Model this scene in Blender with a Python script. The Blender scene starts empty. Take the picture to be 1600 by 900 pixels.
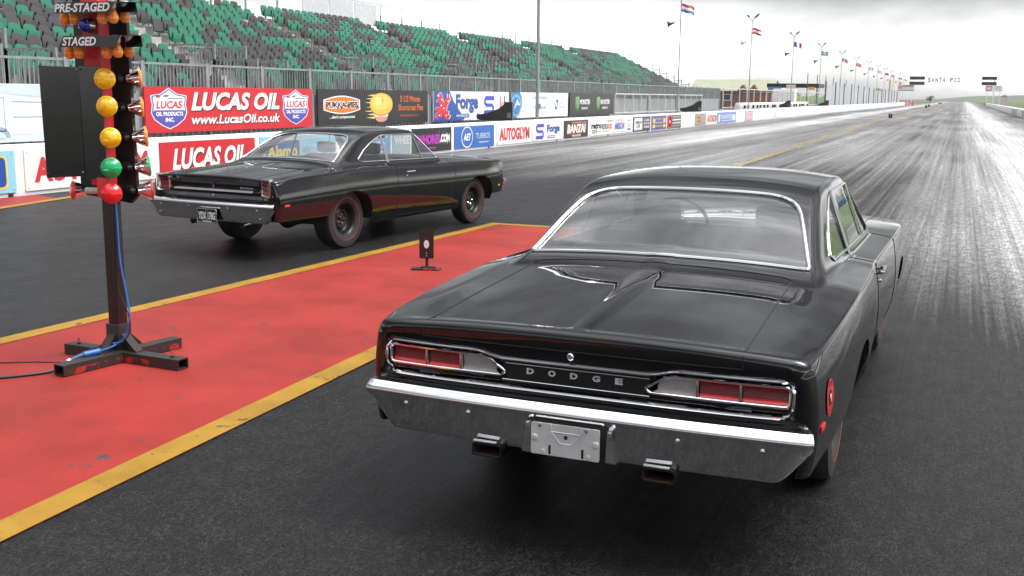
import bpy, bmesh, math, random
import numpy as np
from mathutils import Vector, Matrix
random.seed(7)
SC = bpy.context.scene
COL = SC.collection
PI = math.pi

# ------------------------------------------------------------------ materials
def new_mat(name):
    m = bpy.data.materials.new(name); m.use_nodes = True
    nt = m.node_tree; b = nt.nodes['Principled BSDF']
    return m, nt, b
def N(nt, typ, **kw):
    n = nt.nodes.new(typ)
    for k, v in kw.items():
        if k in n.inputs.keys(): n.inputs[k].default_value = v
        else: setattr(n, k, v)
    return n
def L(nt, a, b): nt.links.new(a, b)
def noise(nt, scale, detail=4, rough=.55, coord='Object', vec=(1,1,1)):
    tc = N(nt, 'ShaderNodeTexCoord'); mp = N(nt, 'ShaderNodeMapping'); mp.inputs['Scale'].default_value = vec
    L(nt, tc.outputs[coord], mp.inputs['Vector'])
    n = N(nt, 'ShaderNodeTexNoise'); n.inputs['Scale'].default_value = scale; n.inputs['Detail'].default_value = detail; n.inputs['Roughness'].default_value = rough
    L(nt, mp.outputs['Vector'], n.inputs['Vector'])
    return n.outputs['Fac']
def ramp(nt, fac, stops):
    r = N(nt, 'ShaderNodeValToRGB'); e = r.color_ramp.elements
    while len(e) < len(stops): e.new(.5)
    for i, (p, c) in enumerate(stops):
        e[i].position = p; e[i].color = (*c, 1) if len(c) == 3 else c
    L(nt, fac, r.inputs['Fac']); return r.outputs['Color']
def mix(nt, fac, a, b, typ='MIX'):
    n = N(nt, 'ShaderNodeMix', data_type='RGBA', blend_type=typ)
    for s, v in ((n.inputs[0], fac), (n.inputs[6], a), (n.inputs[7], b)):
        if isinstance(v, (int, float)): s.default_value = v
        elif isinstance(v, tuple): s.default_value = (*v, 1)
        else: L(nt, v, s)
    return n.outputs[2]
def math_(nt, op, a, b=0.0, clamp=False):
    n = N(nt, 'ShaderNodeMath', operation=op, use_clamp=clamp)
    for s, v in ((n.inputs[0], a), (n.inputs[1], b)):
        if isinstance(v, (int, float)): s.default_value = v
        else: L(nt, v, s)
    return n.outputs[0]
def bump(nt, b, fac, strength=.2, dist=.01):
    n = N(nt, 'ShaderNodeBump'); n.inputs['Strength'].default_value = strength; n.inputs['Distance'].default_value = dist
    L(nt, fac, n.inputs['Height']); L(nt, n.outputs['Normal'], b.inputs['Normal'])
MC = {}
def plain(name, col, rough=.5, metal=0, var=.12, scale=6, coat=0, spec=.5):
    """a plain paint/plastic/metal with slight procedural wear in colour and gloss"""
    if name in MC: return MC[name]
    m, nt, b = new_mat(name)
    f = noise(nt, scale, 5, .6)
    lo = tuple(c*(1-var) for c in col); hi = tuple(min(1, c*(1+var)) for c in col)
    L(nt, ramp(nt, f, [(.3, lo), (.7, hi)]), b.inputs['Base Color'])
    L(nt, math_(nt, 'MULTIPLY_ADD', f, .16), b.inputs['Roughness'])
    b.inputs['Roughness'].links[0].from_node.inputs[2].default_value = max(.0, rough-.08)
    b.inputs['Metallic'].default_value = metal
    b.inputs['Coat Weight'].default_value = coat; b.inputs['Coat Roughness'].default_value = .05
    b.inputs['Specular IOR Level'].default_value = spec
    MC[name] = m; return m

def car_paint():
    m, nt, b = new_mat('black_gloss_paint')
    f = noise(nt, 1.6, 3, .5)
    b.inputs['Base Color'].default_value = (.0030, .0030, .0033, 1)
    b.inputs['Roughness'].default_value = .45
    b.inputs['Specular IOR Level'].default_value = .0
    b.inputs['Coat Weight'].default_value = 1; b.inputs['Coat Roughness'].default_value = .012
    b.inputs['Coat IOR'].default_value = 1.60
    n = N(nt, 'ShaderNodeBump'); n.inputs['Strength'].default_value = .05; n.inputs['Distance'].default_value = .006
    L(nt, f, n.inputs['Height']); L(nt, n.outputs['Normal'], b.inputs['Coat Normal'])
    return m
def thin_glass(name, tint, ior=1.55, rough=.0, film=0.0, filmcol=(.6,.65,.7)):
    m, nt, b = new_mat(name); nt.nodes.remove(b)
    out = nt.nodes['Material Output']
    tr = N(nt, 'ShaderNodeBsdfTransparent'); tr.inputs['Color'].default_value = (*tint, 1)
    gl = N(nt, 'ShaderNodeBsdfGlossy'); gl.inputs['Roughness'].default_value = rough
    fr = N(nt, 'ShaderNodeFresnel'); fr.inputs['IOR'].default_value = ior
    # both faces of a pane reflect
    geo = N(nt, 'ShaderNodeNewGeometry')
    # the pane is thin: light leaving the cabin must not see a solid block of glass
    L(nt, math_(nt, 'ADD', ior, math_(nt, 'MULTIPLY', geo.outputs['Backfacing'], 1/ior-ior)), fr.inputs['IOR'])
    f2 = math_(nt, 'MULTIPLY', fr.outputs[0], 1.7, True)
    mx = N(nt, 'ShaderNodeMixShader'); L(nt, f2, mx.inputs[0]); L(nt, tr.outputs[0], mx.inputs[1]); L(nt, gl.outputs[0], mx.inputs[2])
    last = mx
    if film:
        df = N(nt, 'ShaderNodeBsdfDiffuse'); df.inputs['Color'].default_value = (*filmcol, 1)
        m2 = N(nt, 'ShaderNodeMixShader')
        L(nt, math_(nt, 'MULTIPLY', noise(nt, 2.2, 4, .6), film*2), m2.inputs[0])
        L(nt, mx.outputs[0], m2.inputs[1]); L(nt, df.outputs[0], m2.inputs[2]); last = m2
    L(nt, last.outputs[0], out.inputs['Surface']); return m
def lens_mat(name, col, rough=.12, rib=0, axis='Z', trans=.35, swirl=0):
    m, nt, b = new_mat(name)
    f = noise(nt, 26, 3, .7)
    L(nt, ramp(nt, f, [(.34, tuple(c*(.72 if swirl else .9) for c in col)), (.52, col), (.70, tuple(min(1, c*(1.25 if swirl else 1.05)+.005) for c in col))]), b.inputs['Base Color'])
    b.inputs['Roughness'].default_value = rough
    b.inputs['Subsurface Weight'].default_value = 0
    b.inputs['Transmission Weight'].default_value = trans
    b.inputs['Coat Weight'].default_value = .6; b.inputs['Coat Roughness'].default_value = .03
    if rib:
        w = N(nt, 'ShaderNodeTexWave', bands_direction=axis); w.inputs['Scale'].default_value = rib
        tc = N(nt, 'ShaderNodeTexCoord'); L(nt, tc.outputs['Object'], w.inputs['Vector'])
        bump(nt, b, w.outputs['Fac'], .6, .003)
    return m

M = {}
M['paint'] = car_paint()
M['chrome'] = plain('chrome', (.78, .78, .79), .085, 1, .03, 3)
for n_ in M['chrome'].node_tree.nodes:
    if n_.type == 'MATH': n_.inputs[1].default_value = .02; n_.inputs[2].default_value = .045
M['chrome_worn'] = plain('worn_chrome', (.62, .62, .62), .22, 1, .15, 14)
M['glass'] = thin_glass('window_glass', (.86, .89, .89))
M['rear_glass'] = thin_glass('rear_window_glass', (.80, .83, .84), 1.82)
M['rubber'] = plain('tyre_rubber', (.018, .017, .017), .72, 0, .2, 20)
M['redline'] = plain('redline_stripe', (.30, .015, .02), .5, 0, .1)
M['steel_black'] = plain('black_steel_wheel', (.008, .008, .009), .36, 0, .2, 8, .0, .35)
M['under'] = plain('underbody_black', (.010, .009, .009), .7, 0, .3, 5)
M['gap'] = plain('panel_gap_black', (.003, .003, .003), .8, 0, 0)
M['interior'] = plain('black_vinyl', (.022, .022, .023), .48, 0, .2, 8)
M['interior_grey'] = plain('grey_vinyl', (.09, .09, .095), .5, 0, .2, 8)
M['red_lens'] = lens_mat('red_tail_lens', (.20, .002, .006), .12, 60, 'Z', .15)
M['red_ledge'] = lens_mat('bright_red_lens', (.70, .012, .018), .25, 0, 'Z', .0)
M['clear_lens'] = lens_mat('clear_ribbed_lens', (.50, .47, .47), .2, 90, 'X', .15)
M['amber_lens'] = lens_mat('amber_lens', (.75, .20, .01), .2, 0, 'Z', .1)
M['white'] = plain('white_paint', (.80, .80, .79), .45, 0, .05, 2)
M['black_flat'] = plain('black_satin', (.012, .012, .013), .42, 0, .2, 5)
M['silver'] = plain('silver_paint', (.62, .62, .62), .35, .3, .1, 12)
M['alu'] = plain('bare_aluminium', (.62, .62, .63), .42, .35, .12, 18)
M['galv'] = plain('galvanised_steel', (.30, .31, .32), .5, .35, .22, 11)
M['exh'] = plain('blackened_exhaust', (.06, .055, .05), .25, .9, .3, 20)
M['rust'] = plain('rusty_exhaust_mouth', (.035, .012, .008), .8, 0, .3, 30)
M['red_paint'] = plain('red_paint', (.55, .025, .03), .45, 0, .15, 5)
M['blue_lens'] = lens_mat('blue_lens', (.02, .03, .35), .08, 0, 'Z', .2)
M['yellow_lens'] = lens_mat('yellow_lens', (1.0, .56, .006), .08, 0, 'Z', .1, 1)
M['green_lens'] = lens_mat('green_lens', (.01, .42, .13), .08, 0, 'Z', .1, 1)
M['red_lamp'] = lens_mat('red_lamp_lens', (.75, .012, .018), .15, 0, 'Z', .05)
M['orange_bulb'] = lens_mat('orange_bulb', (.90, .27, .03), .2, 0, 'Z', .0)
M['cable_blue'] = plain('blue_cable', (.02, .12, .42), .4)
M['cable_black'] = plain('black_cable', (.012, .012, .012), .5)
_cols = {}
def ink(r, g, b, rough=.42):
    k = (round(r, 3), round(g, 3), round(b, 3))
    if k not in _cols: _cols[k] = plain('print_%d_%d_%d' % (r*255, g*255, b*255), (r, g, b), rough, 0, .06, 1.5)
    return _cols[k]
WHITE = (.82, .82, .82); BLACK = (.012, .012, .013); RED = (.56, .022, .030); BLUE = (.022, .07, .27); NAVY = (.03, .045, .22)

# ------------------------------------------------------------------ mesh building
class MB:
    def __init__(s): s.v = []; s.f = []; s.mi = []; s.mats = []
    def m(s, mat):
        if mat not in s.mats: s.mats.append(mat)
        return s.mats.index(mat)
    def add(s, verts, faces, mat):
        o = len(s.v); i = s.m(mat)
        s.v.extend([tuple(map(float, p)) for p in verts])
        for f in faces: s.f.append(tuple(a+o for a in f)); s.mi.append(i)
        return s
    def box(s, c, size, mat, rot=None, bev=0, taper=1.0):
        sx, sy, sz = [d/2 for d in size]
        if bev:
            bm = bmesh.new(); bmesh.ops.create_cube(bm, size=1)
            for v in bm.verts: v.co = Vector((v.co.x*2*sx, v.co.y*2*sy, v.co.z*2*sz))
            bmesh.ops.bevel(bm, geom=bm.edges[:], offset=bev, segments=2, affect='EDGES', profile=.6)
            vs = [v.co.copy() for v in bm.verts]; bm.verts.index_update(); fs = [[v.index for v in f.verts] for f in bm.faces]; bm.free()
        else:
            vs = [Vector((x*sx*(taper if z > 0 else 1), y*sy*(taper if z > 0 else 1), z*sz)) for x in (-1, 1) for y in (-1, 1) for z in (-1, 1)]
            fs = [(0, 1, 3, 2), (4, 6, 7, 5), (0, 4, 5, 1), (2, 3, 7, 6), (0, 2, 6, 4), (1, 5, 7, 3)]
        R = rot if rot is not None else Matrix.Identity(3)
        c = Vector(c)
        return s.add([R @ p + c for p in vs], fs, mat)
    def tube(s, path, r, mat, n=8, closed=False, cap=True, flat=None):
        P = [Vector(p) for p in path]; m = len(P)
        rs = r if isinstance(r, (list, tuple)) else [r]*m
        T = []
        for i in range(m):
            a = P[(i-1) % m] if (closed or i > 0) else P[i]
            b = P[(i+1) % m] if (closed or i < m-1) else P[i]
            d = (b-a); T.append(d.normalized() if d.length > 1e-9 else Vector((0, 0, 1)))
        up = Vector((0, 0, 1)) if abs(T[0].z) < .9 else Vector((1, 0, 0))
        nrm = (up - T[0]*up.dot(T[0])).normalized()
        vs = []
        for i in range(m):
            nrm = nrm - T[i]*nrm.dot(T[i])
            if nrm.length < 1e-6: nrm = T[i].orthogonal()
            nrm.normalize(); bi = T[i].cross(nrm)
            for k in range(n):
                a = 2*PI*(k+.5)/n
                vs.append(P[i] + (nrm*math.cos(a) + bi*math.sin(a))*rs[i])
        fs = []
        for i in range(m if closed else m-1):
            j = (i+1) % m
            for k in range(n):
                q = (k+1) % n
                fs.append((i*n+k, i*n+q, j*n+q, j*n+k))
        if cap and not closed:
            fs.append(tuple(range(n))[::-1]); fs.append(tuple((m-1)*n+k for k in range(n)))
        return s.add(vs, fs, mat)
    def cyl(s, a, b, r, mat, n=12, r2=None): return s.tube([a, b], [r, r if r2 is None else r2], mat, n)
    def lathe(s, prof, mat, n=32, mtx=None, closed_ends=True):
        """prof: (radius, height) pairs turned about local Z"""
        mtx = mtx or Matrix.Identity(4); vs = []; fs = []
        for r, h in prof:
            for k in range(n):
                a = 2*PI*k/n; vs.append(mtx @ Vector((r*math.cos(a), r*math.sin(a), h)))
        for i in range(len(prof)-1):
            for k in range(n):
                q = (k+1) % n; fs.append((i*n+k, i*n+q, (i+1)*n+q, (i+1)*n+k))
        if closed_ends:
            if prof[0][0] > 1e-6: fs.append(tuple(range(n))[::-1])
            if prof[-1][0] > 1e-6: fs.append(tuple((len(prof)-1)*n+k for k in range(n)))
        return s.add(vs, fs, mat)
    def prism(s, poly, fn, d0, d1, mat):
        """poly of 2D points; fn(u,v,d)->xyz; extruded from depth d0 to d1"""
        n = len(poly)
        vs = [fn(u, v, d0) for u, v in poly] + [fn(u, v, d1) for u, v in poly]
        fs = [tuple(range(n))[::-1], tuple(range(n, 2*n))] + [(i, (i+1) % n, n+(i+1) % n, n+i) for i in range(n)]
        return s.add(vs, fs, mat)
    def grid(s, rows, mat, flip=False):
        nu = len(rows[0]); vs = [p for r in rows for p in r]; fs = []
        for i in range(len(rows)-1):
            for k in range(nu-1):
                f = (i*nu+k, i*nu+k+1, (i+1)*nu+k+1, (i+1)*nu+k)
                fs.append(f[::-1] if flip else f)
        return s.add(vs, fs, mat)
    def build(s, name, parent=None, smooth=True, sharp=35, fix=True, loc=None):
        me = bpy.data.meshes.new(name); me.from_pydata(s.v, [], s.f)
        for m in s.mats: me.materials.append(m)
        me.polygons.foreach_set('material_index', s.mi)
        if fix:
            bm = bmesh.new(); bm.from_mesh(me); bmesh.ops.recalc_face_normals(bm, faces=bm.faces[:]); bm.to_mesh(me); bm.free()
        if smooth:
            me.polygons.foreach_set('use_smooth', [True]*len(me.polygons)); me.set_sharp_from_angle(angle=math.radians(sharp))
        me.update()
        o = bpy.data.objects.new(name, me); COL.objects.link(o)
        if parent is not None: o.parent = parent
        if loc is not None: o.location = loc
        return o
def tag(o, label=None, cat=None, group=None, kind=None):
    if label: o['label'] = label
    if cat: o['category'] = cat
    if group: o['group'] = group
    if kind: o['kind'] = kind
    return o
def empty(name, loc=(0, 0, 0), rz=0, label=None, cat=None, group=None):
    o = bpy.data.objects.new(name, None); COL.objects.link(o); o.empty_display_size = .2
    o.location = loc; o.rotation_euler = (0, 0, rz)
    return tag(o, label, cat, group)
def kids(o): return [c for c in bpy.data.objects if c.parent == o]
def copy_tree(o, parent=None, mapping=None):
    c = o.copy(); COL.objects.link(c)
    if parent is not None: c.parent = parent
    for ch in kids(o): copy_tree(ch, c)
    return c
# ------------------------------------------------------------------ lettering
_tc = {}
TS = bpy.data.scenes.new('lettering_workshop')      # lettering is turned to mesh here, emptied again at the end
def text_geo(body, shear=0, bold=0.0, space=1.0):
    k = (body, shear, bold, space)
    if k in _tc: return _tc[k]
    cu = bpy.data.curves.new('txt', 'FONT'); cu.body = body; cu.shear = shear; cu.offset = bold; cu.space_character = space
    cu.resolution_u = 3; cu.fill_mode = 'FRONT'
    ob = bpy.data.objects.new('txt', cu); TS.collection.objects.link(ob)
    TS.view_layers[0].update(); dg = TS.view_layers[0].depsgraph
    me = bpy.data.meshes.new_from_object(ob.evaluated_get(dg))
    vs = np.array([v.co[:2] for v in me.vertices]); fs = [tuple(p.vertices) for p in me.polygons]
    bpy.data.objects.remove(ob); bpy.data.curves.remove(cu); bpy.data.meshes.remove(me)
    if len(vs) == 0: vs = np.zeros((1, 2))
    lo = vs.min(0); hi = vs.max(0); vs = (vs-(lo+hi)/2)
    _tc[k] = (vs, fs, hi-lo); return _tc[k]
class Art:
    """flat graphics on a board: fn(u,v,d)->xyz, d in metres proud of the board"""
    def __init__(s, fn, base=.003): s.fn = fn; s.base = base; s.step = .002; s.n = 0
    def _d(s, layer): return s.base + layer*s.step
    def poly(s, mb, pts, col, layer=0):
        mb.add([s.fn(u, v, s._d(layer)) for u, v in pts], [tuple(range(len(pts)))], ink(*col))
    def rect(s, mb, cx, cy, w, h, col, layer=0, sk=0):
        s.poly(mb, [(cx-w/2-sk, cy-h/2), (cx+w/2-sk, cy-h/2), (cx+w/2+sk, cy+h/2), (cx-w/2+sk, cy+h/2)], col, layer)
    def rrect(s, mb, cx, cy, w, h, r, col, layer=0):
        p = []
        for qx, qy, a0 in ((1, 1, 0), (-1, 1, 90), (-1, -1, 180), (1, -1, 270)):
            for i in range(6):
                a = math.radians(a0+i*18); p.append((cx+qx*(w/2-r)+r*math.cos(a), cy+qy*(h/2-r)+r*math.sin(a)))
        s.poly(mb, p, col, layer)
    def ell(s, mb, cx, cy, rx, ry, col, layer=0, n=28, a0=0, a1=360):
        s.poly(mb, [(cx+rx*math.cos(math.radians(a0+(a1-a0)*i/n)), cy+ry*math.sin(math.radians(a0+(a1-a0)*i/n))) for i in range(n if a1-a0 == 360 else n+1)], col, layer)
    def stroke(s, mb, pts, w, col, layer=0, closed=False):
        P = [Vector((a, b)) for a, b in pts]; n = len(P); A = []; B = []
        for i in range(n):
            a = P[i-1] if (i > 0 or closed) else P[i]; b = P[(i+1) % n] if (i < n-1 or closed) else P[i]
            t = (b-a).normalized(); nn = Vector((-t.y, t.x))*w/2
            A.append(P[i]+nn); B.append(P[i]-nn)
        for i in range(n if closed else n-1):
            j = (i+1) % n
            s.poly(mb, [tuple(A[i]), tuple(B[i]), tuple(B[j]), tuple(A[j])], col, layer)
    def ring(s, mb, cx, cy, rx, ry, w, col, layer=0, n=28, a0=0, a1=360):
        full = a1-a0 == 360
        s.stroke(mb, [(cx+rx*math.cos(math.radians(a0+(a1-a0)*i/n)), cy+ry*math.sin(math.radians(a0+(a1-a0)*i/n))) for i in range(n if full else n+1)], w, col, layer, full)
    def text(s, mb, body, cx, cy, h, col, w=None, shear=0, bold=0.0, layer=1, space=1.0):
        vs, fs, sz = text_geo(body, shear, bold, space)
        ky = h/max(sz[1], 1e-6); kx = (w/max(sz[0], 1e-6)) if w else ky
        mb.add([s.fn(cx+a*kx, cy+b*ky, s._d(layer)) for a, b in vs], fs, ink(*col))
# ------------------------------------------------------------------ camera, world, light
F_PX, PITCH, YAW, CAMH, ROLL = 1658.06, .18008, .3947, 1.8034, -.0101
cam = bpy.data.cameras.new('camera'); camo = bpy.data.objects.new('camera', cam); COL.objects.link(camo)
cam.sensor_width = 36; cam.sensor_fit = 'HORIZONTAL'; cam.lens = F_PX/1600*36; cam.clip_start = .05; cam.clip_end = 6000
Rz = Matrix.Rotation(YAW, 3, 'Z'); Rx = Matrix.Rotation(PI/2-PITCH, 3, 'X'); Rr = Matrix.Rotation(-ROLL, 3, 'Z')
camo.matrix_world = Matrix.Translation((0, 0, CAMH)) @ (Rz @ Rx @ Rr).to_4x4()
SC.camera = camo
SUN_EL, SUN_AZ = math.radians(60), math.radians(78)      # azimuth clockwise from +Y
w = bpy.data.worlds.new('World'); SC.world = w; w.use_nodes = True
nt = w.node_tree; bg = nt.nodes['Background']
sky = N(nt, 'ShaderNodeTexSky', sky_type='NISHITA', sun_disc=False)
sky.sun_elevation = SUN_EL; sky.sun_rotation = SUN_AZ; sky.air_density = 1.0; sky.dust_density = 3.0; sky.ozone_density = 1.0
hs = N(nt, 'ShaderNodeHueSaturation'); hs.inputs['Saturation'].default_value = .10
L(nt, sky.outputs['Color'], hs.inputs['Color'])
tc = N(nt, 'ShaderNodeTexCoord'); sp = N(nt, 'ShaderNodeSeparateXYZ'); L(nt, tc.outputs['Generated'], sp.inputs[0])
# overcast deck: bright band low in the sky, mid sky darkened for the paint, unseen zenith brightened for chrome and ambient light, soft cloud texture stretched to layers
mp = N(nt, 'ShaderNodeMapping'); mp.inputs['Scale'].default_value = (1.2, 1.2, 3.2); L(nt, tc.outputs['Generated'], mp.inputs['Vector'])
cn = N(nt, 'ShaderNodeTexNoise'); cn.inputs['Scale'].default_value = 2.5; cn.inputs['Detail'].default_value = 6; cn.inputs['Roughness'].default_value = .55
L(nt, mp.outputs['Vector'], cn.inputs['Vector'])
zz = math_(nt, 'ADD', sp.outputs['Z'], math_(nt, 'MULTIPLY', math_(nt, 'SUBTRACT', cn.outputs['Fac'], .5), .03))
deck = ramp(nt, zz, [(.0, (3.0,)*3), (.045, (2.5,)*3), (.066, (1.45, 1.45, 1.45)), (.092, (.52, .524, .53)), (.13, (.42, .424, .432)), (.30, (.31, .313, .32)), (.48, (.40, .405, .415)), (.66, (1.2, 1.2, 1.2)), (.85, (2.1,)*3), (1.0, (2.3,)*3)])
cl = ramp(nt, cn.outputs['Fac'], [(.36, (.50,)*3), (.50, (.92,)*3), (.63, (1.65,)*3)])
L(nt, mix(nt, 1.0, mix(nt, 1.0, hs.outputs['Color'], deck, 'MULTIPLY'), cl, 'MULTIPLY'), bg.inputs['Color'])
bg.inputs['Strength'].default_value = .15
sun = bpy.data.lights.new('sun', 'SUN'); sun.energy = 1.0; sun.angle = math.radians(30); sun.color = (1, .97, .93)
so = bpy.data.objects.new('sun', sun); COL.objects.link(so)
d = Vector((math.sin(SUN_AZ)*math.cos(SUN_EL), math.cos(SUN_AZ)*math.cos(SUN_EL), math.sin(SUN_EL)))
so.rotation_euler = d.to_track_quat('Z', 'Y').to_euler(); so.location = (0, 0, 30)
vs = SC.view_settings; vs.view_transform = 'Standard'; vs.look = 'None'; vs.exposure = .95; vs.gamma = 1; vs.use_curve_mapping = False
SC.cycles.max_bounces = 8; SC.cycles.transparent_max_bounces = 12
# ------------------------------------------------------------------ the two coupes
def smin(a, b, k):
    h = np.clip(.5+.5*(b-a)/k, 0, 1); return b+(a-b)*h-k*h*(1-h)
def smax(a, b, k): return -smin(-a, -b, k)
def sstep(a, b, x):
    t = np.clip((x-a)/(b-a), 0, 1); return t*t*(3-2*t)
def pchip(xs, ys):
    """monotone cubic through the points"""
    xs = np.array(xs, float); ys = np.array(ys, float); h = np.diff(xs); dl = np.diff(ys)/h
    m = np.zeros_like(xs); m[0] = dl[0]; m[-1] = dl[-1]
    for i in range(1, len(xs)-1):
        m[i] = 0 if dl[i-1]*dl[i] <= 0 else 3*(h[i-1]+h[i])/((2*h[i]+h[i-1])/dl[i-1]+(h[i]+2*h[i-1])/dl[i])
    def f(x):
        x = np.clip(np.asarray(x, float), xs[0], xs[-1]); i = np.clip(np.searchsorted(xs, x)-1, 0, len(xs)-2)
        t = (x-xs[i])/h[i]; t2 = t*t; t3 = t2*t
        return ys[i]*(2*t3-3*t2+1)+h[i]*m[i]*(t3-2*t2+t)+ys[i+1]*(-2*t3+3*t2)+h[i]*m[i+1]*(t3-t2)
    return f
def in_poly(x, y, poly):
    x = np.asarray(x); y = np.asarray(y); r = np.zeros(x.shape, bool); n = len(poly)
    for i in range(n):
        x0, y0 = poly[i]; x1, y1 = poly[(i+1) % n]
        if y0 == y1: continue
        c = ((y0 > y) != (y1 > y)) & (x < (x1-x0)*(y-y0)/(y1-y0)+x0); r ^= c
    return r
def near_poly(px, py, poly):
    best = None; bd = 1e9; n = len(poly)
    for i in range(n):
        ax, ay = poly[i]; bx, by = poly[(i+1) % n]; dx, dy = bx-ax, by-ay; l2 = dx*dx+dy*dy
        t = 0 if l2 == 0 else max(0, min(1, ((px-ax)*dx+(py-ay)*dy)/l2)); qx, qy = ax+t*dx, ay+t*dy
        dd = (qx-px)**2+(qy-py)**2
        if dd < bd: bd = dd; best = (qx, qy)
    return best
def round_poly(pts, rad, n=6):
    """round each corner of a 2D polygon by its own radius"""
    out = []; m = len(pts)
    for i in range(m):
        p = Vector(pts[i]); a = Vector(pts[i-1]); b = Vector(pts[(i+1) % m]); r = rad[i] if isinstance(rad, (list, tuple)) else rad
        if r <= 0: out.append(tuple(p)); continue
        da = (a-p); db = (b-p); k = min(r, da.length*.48, db.length*.48); A = p+da.normalized()*k; B = p+db.normalized()*k
        for j in range(n+1):
            t = j/n; q = A*(1-t)**2+p*2*t*(1-t)+B*t*t; out.append((q.x, q.y))
    return out
def dens(poly, step=.02, closed=True):
    out = []; n = len(poly)
    for i in range(n if closed else n-1):
        a = Vector(poly[i]); b = Vector(poly[(i+1) % n]); k = max(1, int((b-a).length/step))
        for j in range(k): out.append(tuple(a+(b-a)*j/k))
    if not closed: out.append(tuple(poly[-1]))
    return out

class Car:
    def __init__(s, kind):
        s.kind = kind; sb = kind == 'bee'
        s.yt = -1.335 if sb else -1.285; s.yn = 3.93 if sb else 3.87
        s.wf = pchip([-1.4, -1.0, -.5, 0, .6, 1.15, 1.8, 2.5, 3.1, 3.6, 3.95], [.892, .915, .938, .948, .945, .930, .934, .942, .942, .915, .850])
        s.zef = pchip([-1.4, -.9, -.4, 0, .6, 1.15, 2., 3., 3.95], [.858, .893, .915, .928, .928, .914, .900, .885, .850])
        s.zcf = pchip([-1.4, -.9, -.4, 0, .5, 1.5, 2.4, 3.1, 3.95], [.893, .932, .968, .992, .99, .965, .965, .94, .885])
        s.zrf = pchip([-.2, .2, .55, .9, 1.3, 1.65, 1.95, 2.4], [1.24, 1.292, 1.345, 1.376, 1.387, 1.376, 1.340, 1.26])
        s.bel = pchip([-1.4, -.3, .1, .42, .9, 1.2, 2.3, 2.6], [.72, .755, .765, .775, .785, .791, .790, .78])
        s.kf = pchip([-1.4, -.2, .5, .75, .95, 2.2, 2.4, 4], [.09, .09, .085, .05, .022, .022, .03, .03])
        s.zlowf = lambda y: np.where(y < .0, .43, np.where(y > 3.0, .40, .25))
        s.arches = [(0.0, .335, .43, .345), (2.972 if sb else 2.946, .335, .44, .345)]
    def w(s, y):
        r = .045; d = np.clip(s.yt+r-y, 0, r); e = np.clip(y-(s.yn-.06), 0, .06)
        return s.wf(y)-(r-np.sqrt(np.maximum(r*r-d*d, 0)))-(.06-np.sqrt(np.maximum(.0036-e*e, 0)))
    def deck(s, x, y):
        w = s.w(y); t = np.clip(1-np.abs(x)/w, 0, 1); ze = s.zef(y); zc = s.zcf(y)
        z = ze+(zc-ze)*(1-(1-t)**2.7)
        a = np.abs(x)/w
        z = z+.002*np.exp(-((a-.86)/.06)**2)*sstep(-1.25, -.8, y)*(1-sstep(.2, .6, y))
        if s.kind == 'bee':       # two shallow pressed fields in the boot lid with a spine between
            ax = np.abs(x); hw = np.interp(y, [-1.4, -1.25, .0], [.012, .014, .040]); yf = -.46+.26*sstep(.03, .62, ax)
            fld = sstep(0, .030, ax-hw)*(1-sstep(.60, .90, ax))*sstep(-1.290, -1.245, y)*(1-sstep(.0, .5, y))
            z = z-.0065*fld
        else:
            z = z+.006*np.exp(-(x/.05)**2)*sstep(-1.2, -1.0, y)*(1-sstep(-.3, -.1, y))
        return z
    def T(s, x, y):
        x = np.asarray(x, float); y = np.asarray(y, float)
        x, y = np.broadcast_arrays(x, y)
        D = s.deck(x, y); ax = np.abs(x)
        roof = s.zrf(y)-.040*(ax/.62)**2.6
        side = .95+(s.bel(y)-ax)*2.667
        rear = 1.012+.575*(y+.02)-.02*(ax/.7)**2
        front = .97-.74*(y-2.30)-.10*(ax/.75)**2
        G = smin(smin(roof, side, .055), smin(rear, front, .02), .05)
        G = np.where(y < .8, smin(smin(roof, side, .055), rear, .13), G)
        z = smax(D, G, s.kf(y))
        rc = .055; dc = np.clip(rc-(s.w(y)-ax), 0, rc*.98)
        z = z-(rc-np.sqrt(rc*rc-dc*dc))*.60*(1-sstep(s.yt+.02, s.yt+.22, y))
        rc = .013; dc = np.clip(rc-(s.w(y)-ax), 0, rc*.96); z = z-(rc-np.sqrt(rc*rc-dc*dc))
        r = .022; d = np.clip(s.yt+r-y, 0, r)
        z = z-(r-np.sqrt(np.maximum(r*r-d*d, 0)))
        r = .05; d = np.clip(y-(s.yn-r), 0, r)
        return z-(r-np.sqrt(np.maximum(r*r-d*d, 0)))
    def bow(s, x): return (.040 if s.kind == 'bee' else .030)*np.clip(np.abs(x)/.89, 0, 1.1)**4
    def ya(s, x, y): return y+s.bow(x)*(1-sstep(s.yt, s.yt+.65, y))-.09*np.clip(np.abs(x)/.9, 0, 1.1)**2.5*sstep(3.1, s.yn, y)
    def xs(s, y, z):
        ze = s.zef(y); q = (ze-z)/(ze-.25)
        a = .030 if s.kind == 'bee' else .034
        return s.w(y)+a*np.sin(PI*np.clip(q, 0, 1.2)/.8)-.055*np.clip((q-.62)/.38, 0, 2)**2
    def face(s, x, z):
        """forward offset of the tail panel"""
        ax = np.abs(x)
        if s.kind == 'bee':
            f = np.interp(z, [.40, .58, .61, .64, .80, .83, .87, .95], [.06, .04, .012, .006, .004, -.002, -.003, 0])
            zt = np.interp(ax, [.32, .40], [.768, .791])
            m = np.minimum(np.minimum(zt-z, z-.653), (.842-ax))
            return f+.024*sstep(.0, .010, m)
        f = np.interp(z, [.40, .60, .64, .70, .735, .75, .80, .86, .90], [.06, .05, .04, .045, .040, .062, .056, .018, 0])
        return f*(1-sstep(.66, .86, ax))+sstep(.66, .86, ax)*np.interp(z, [.4, .6, .64, .9], [.06, .04, .004, 0])
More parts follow.
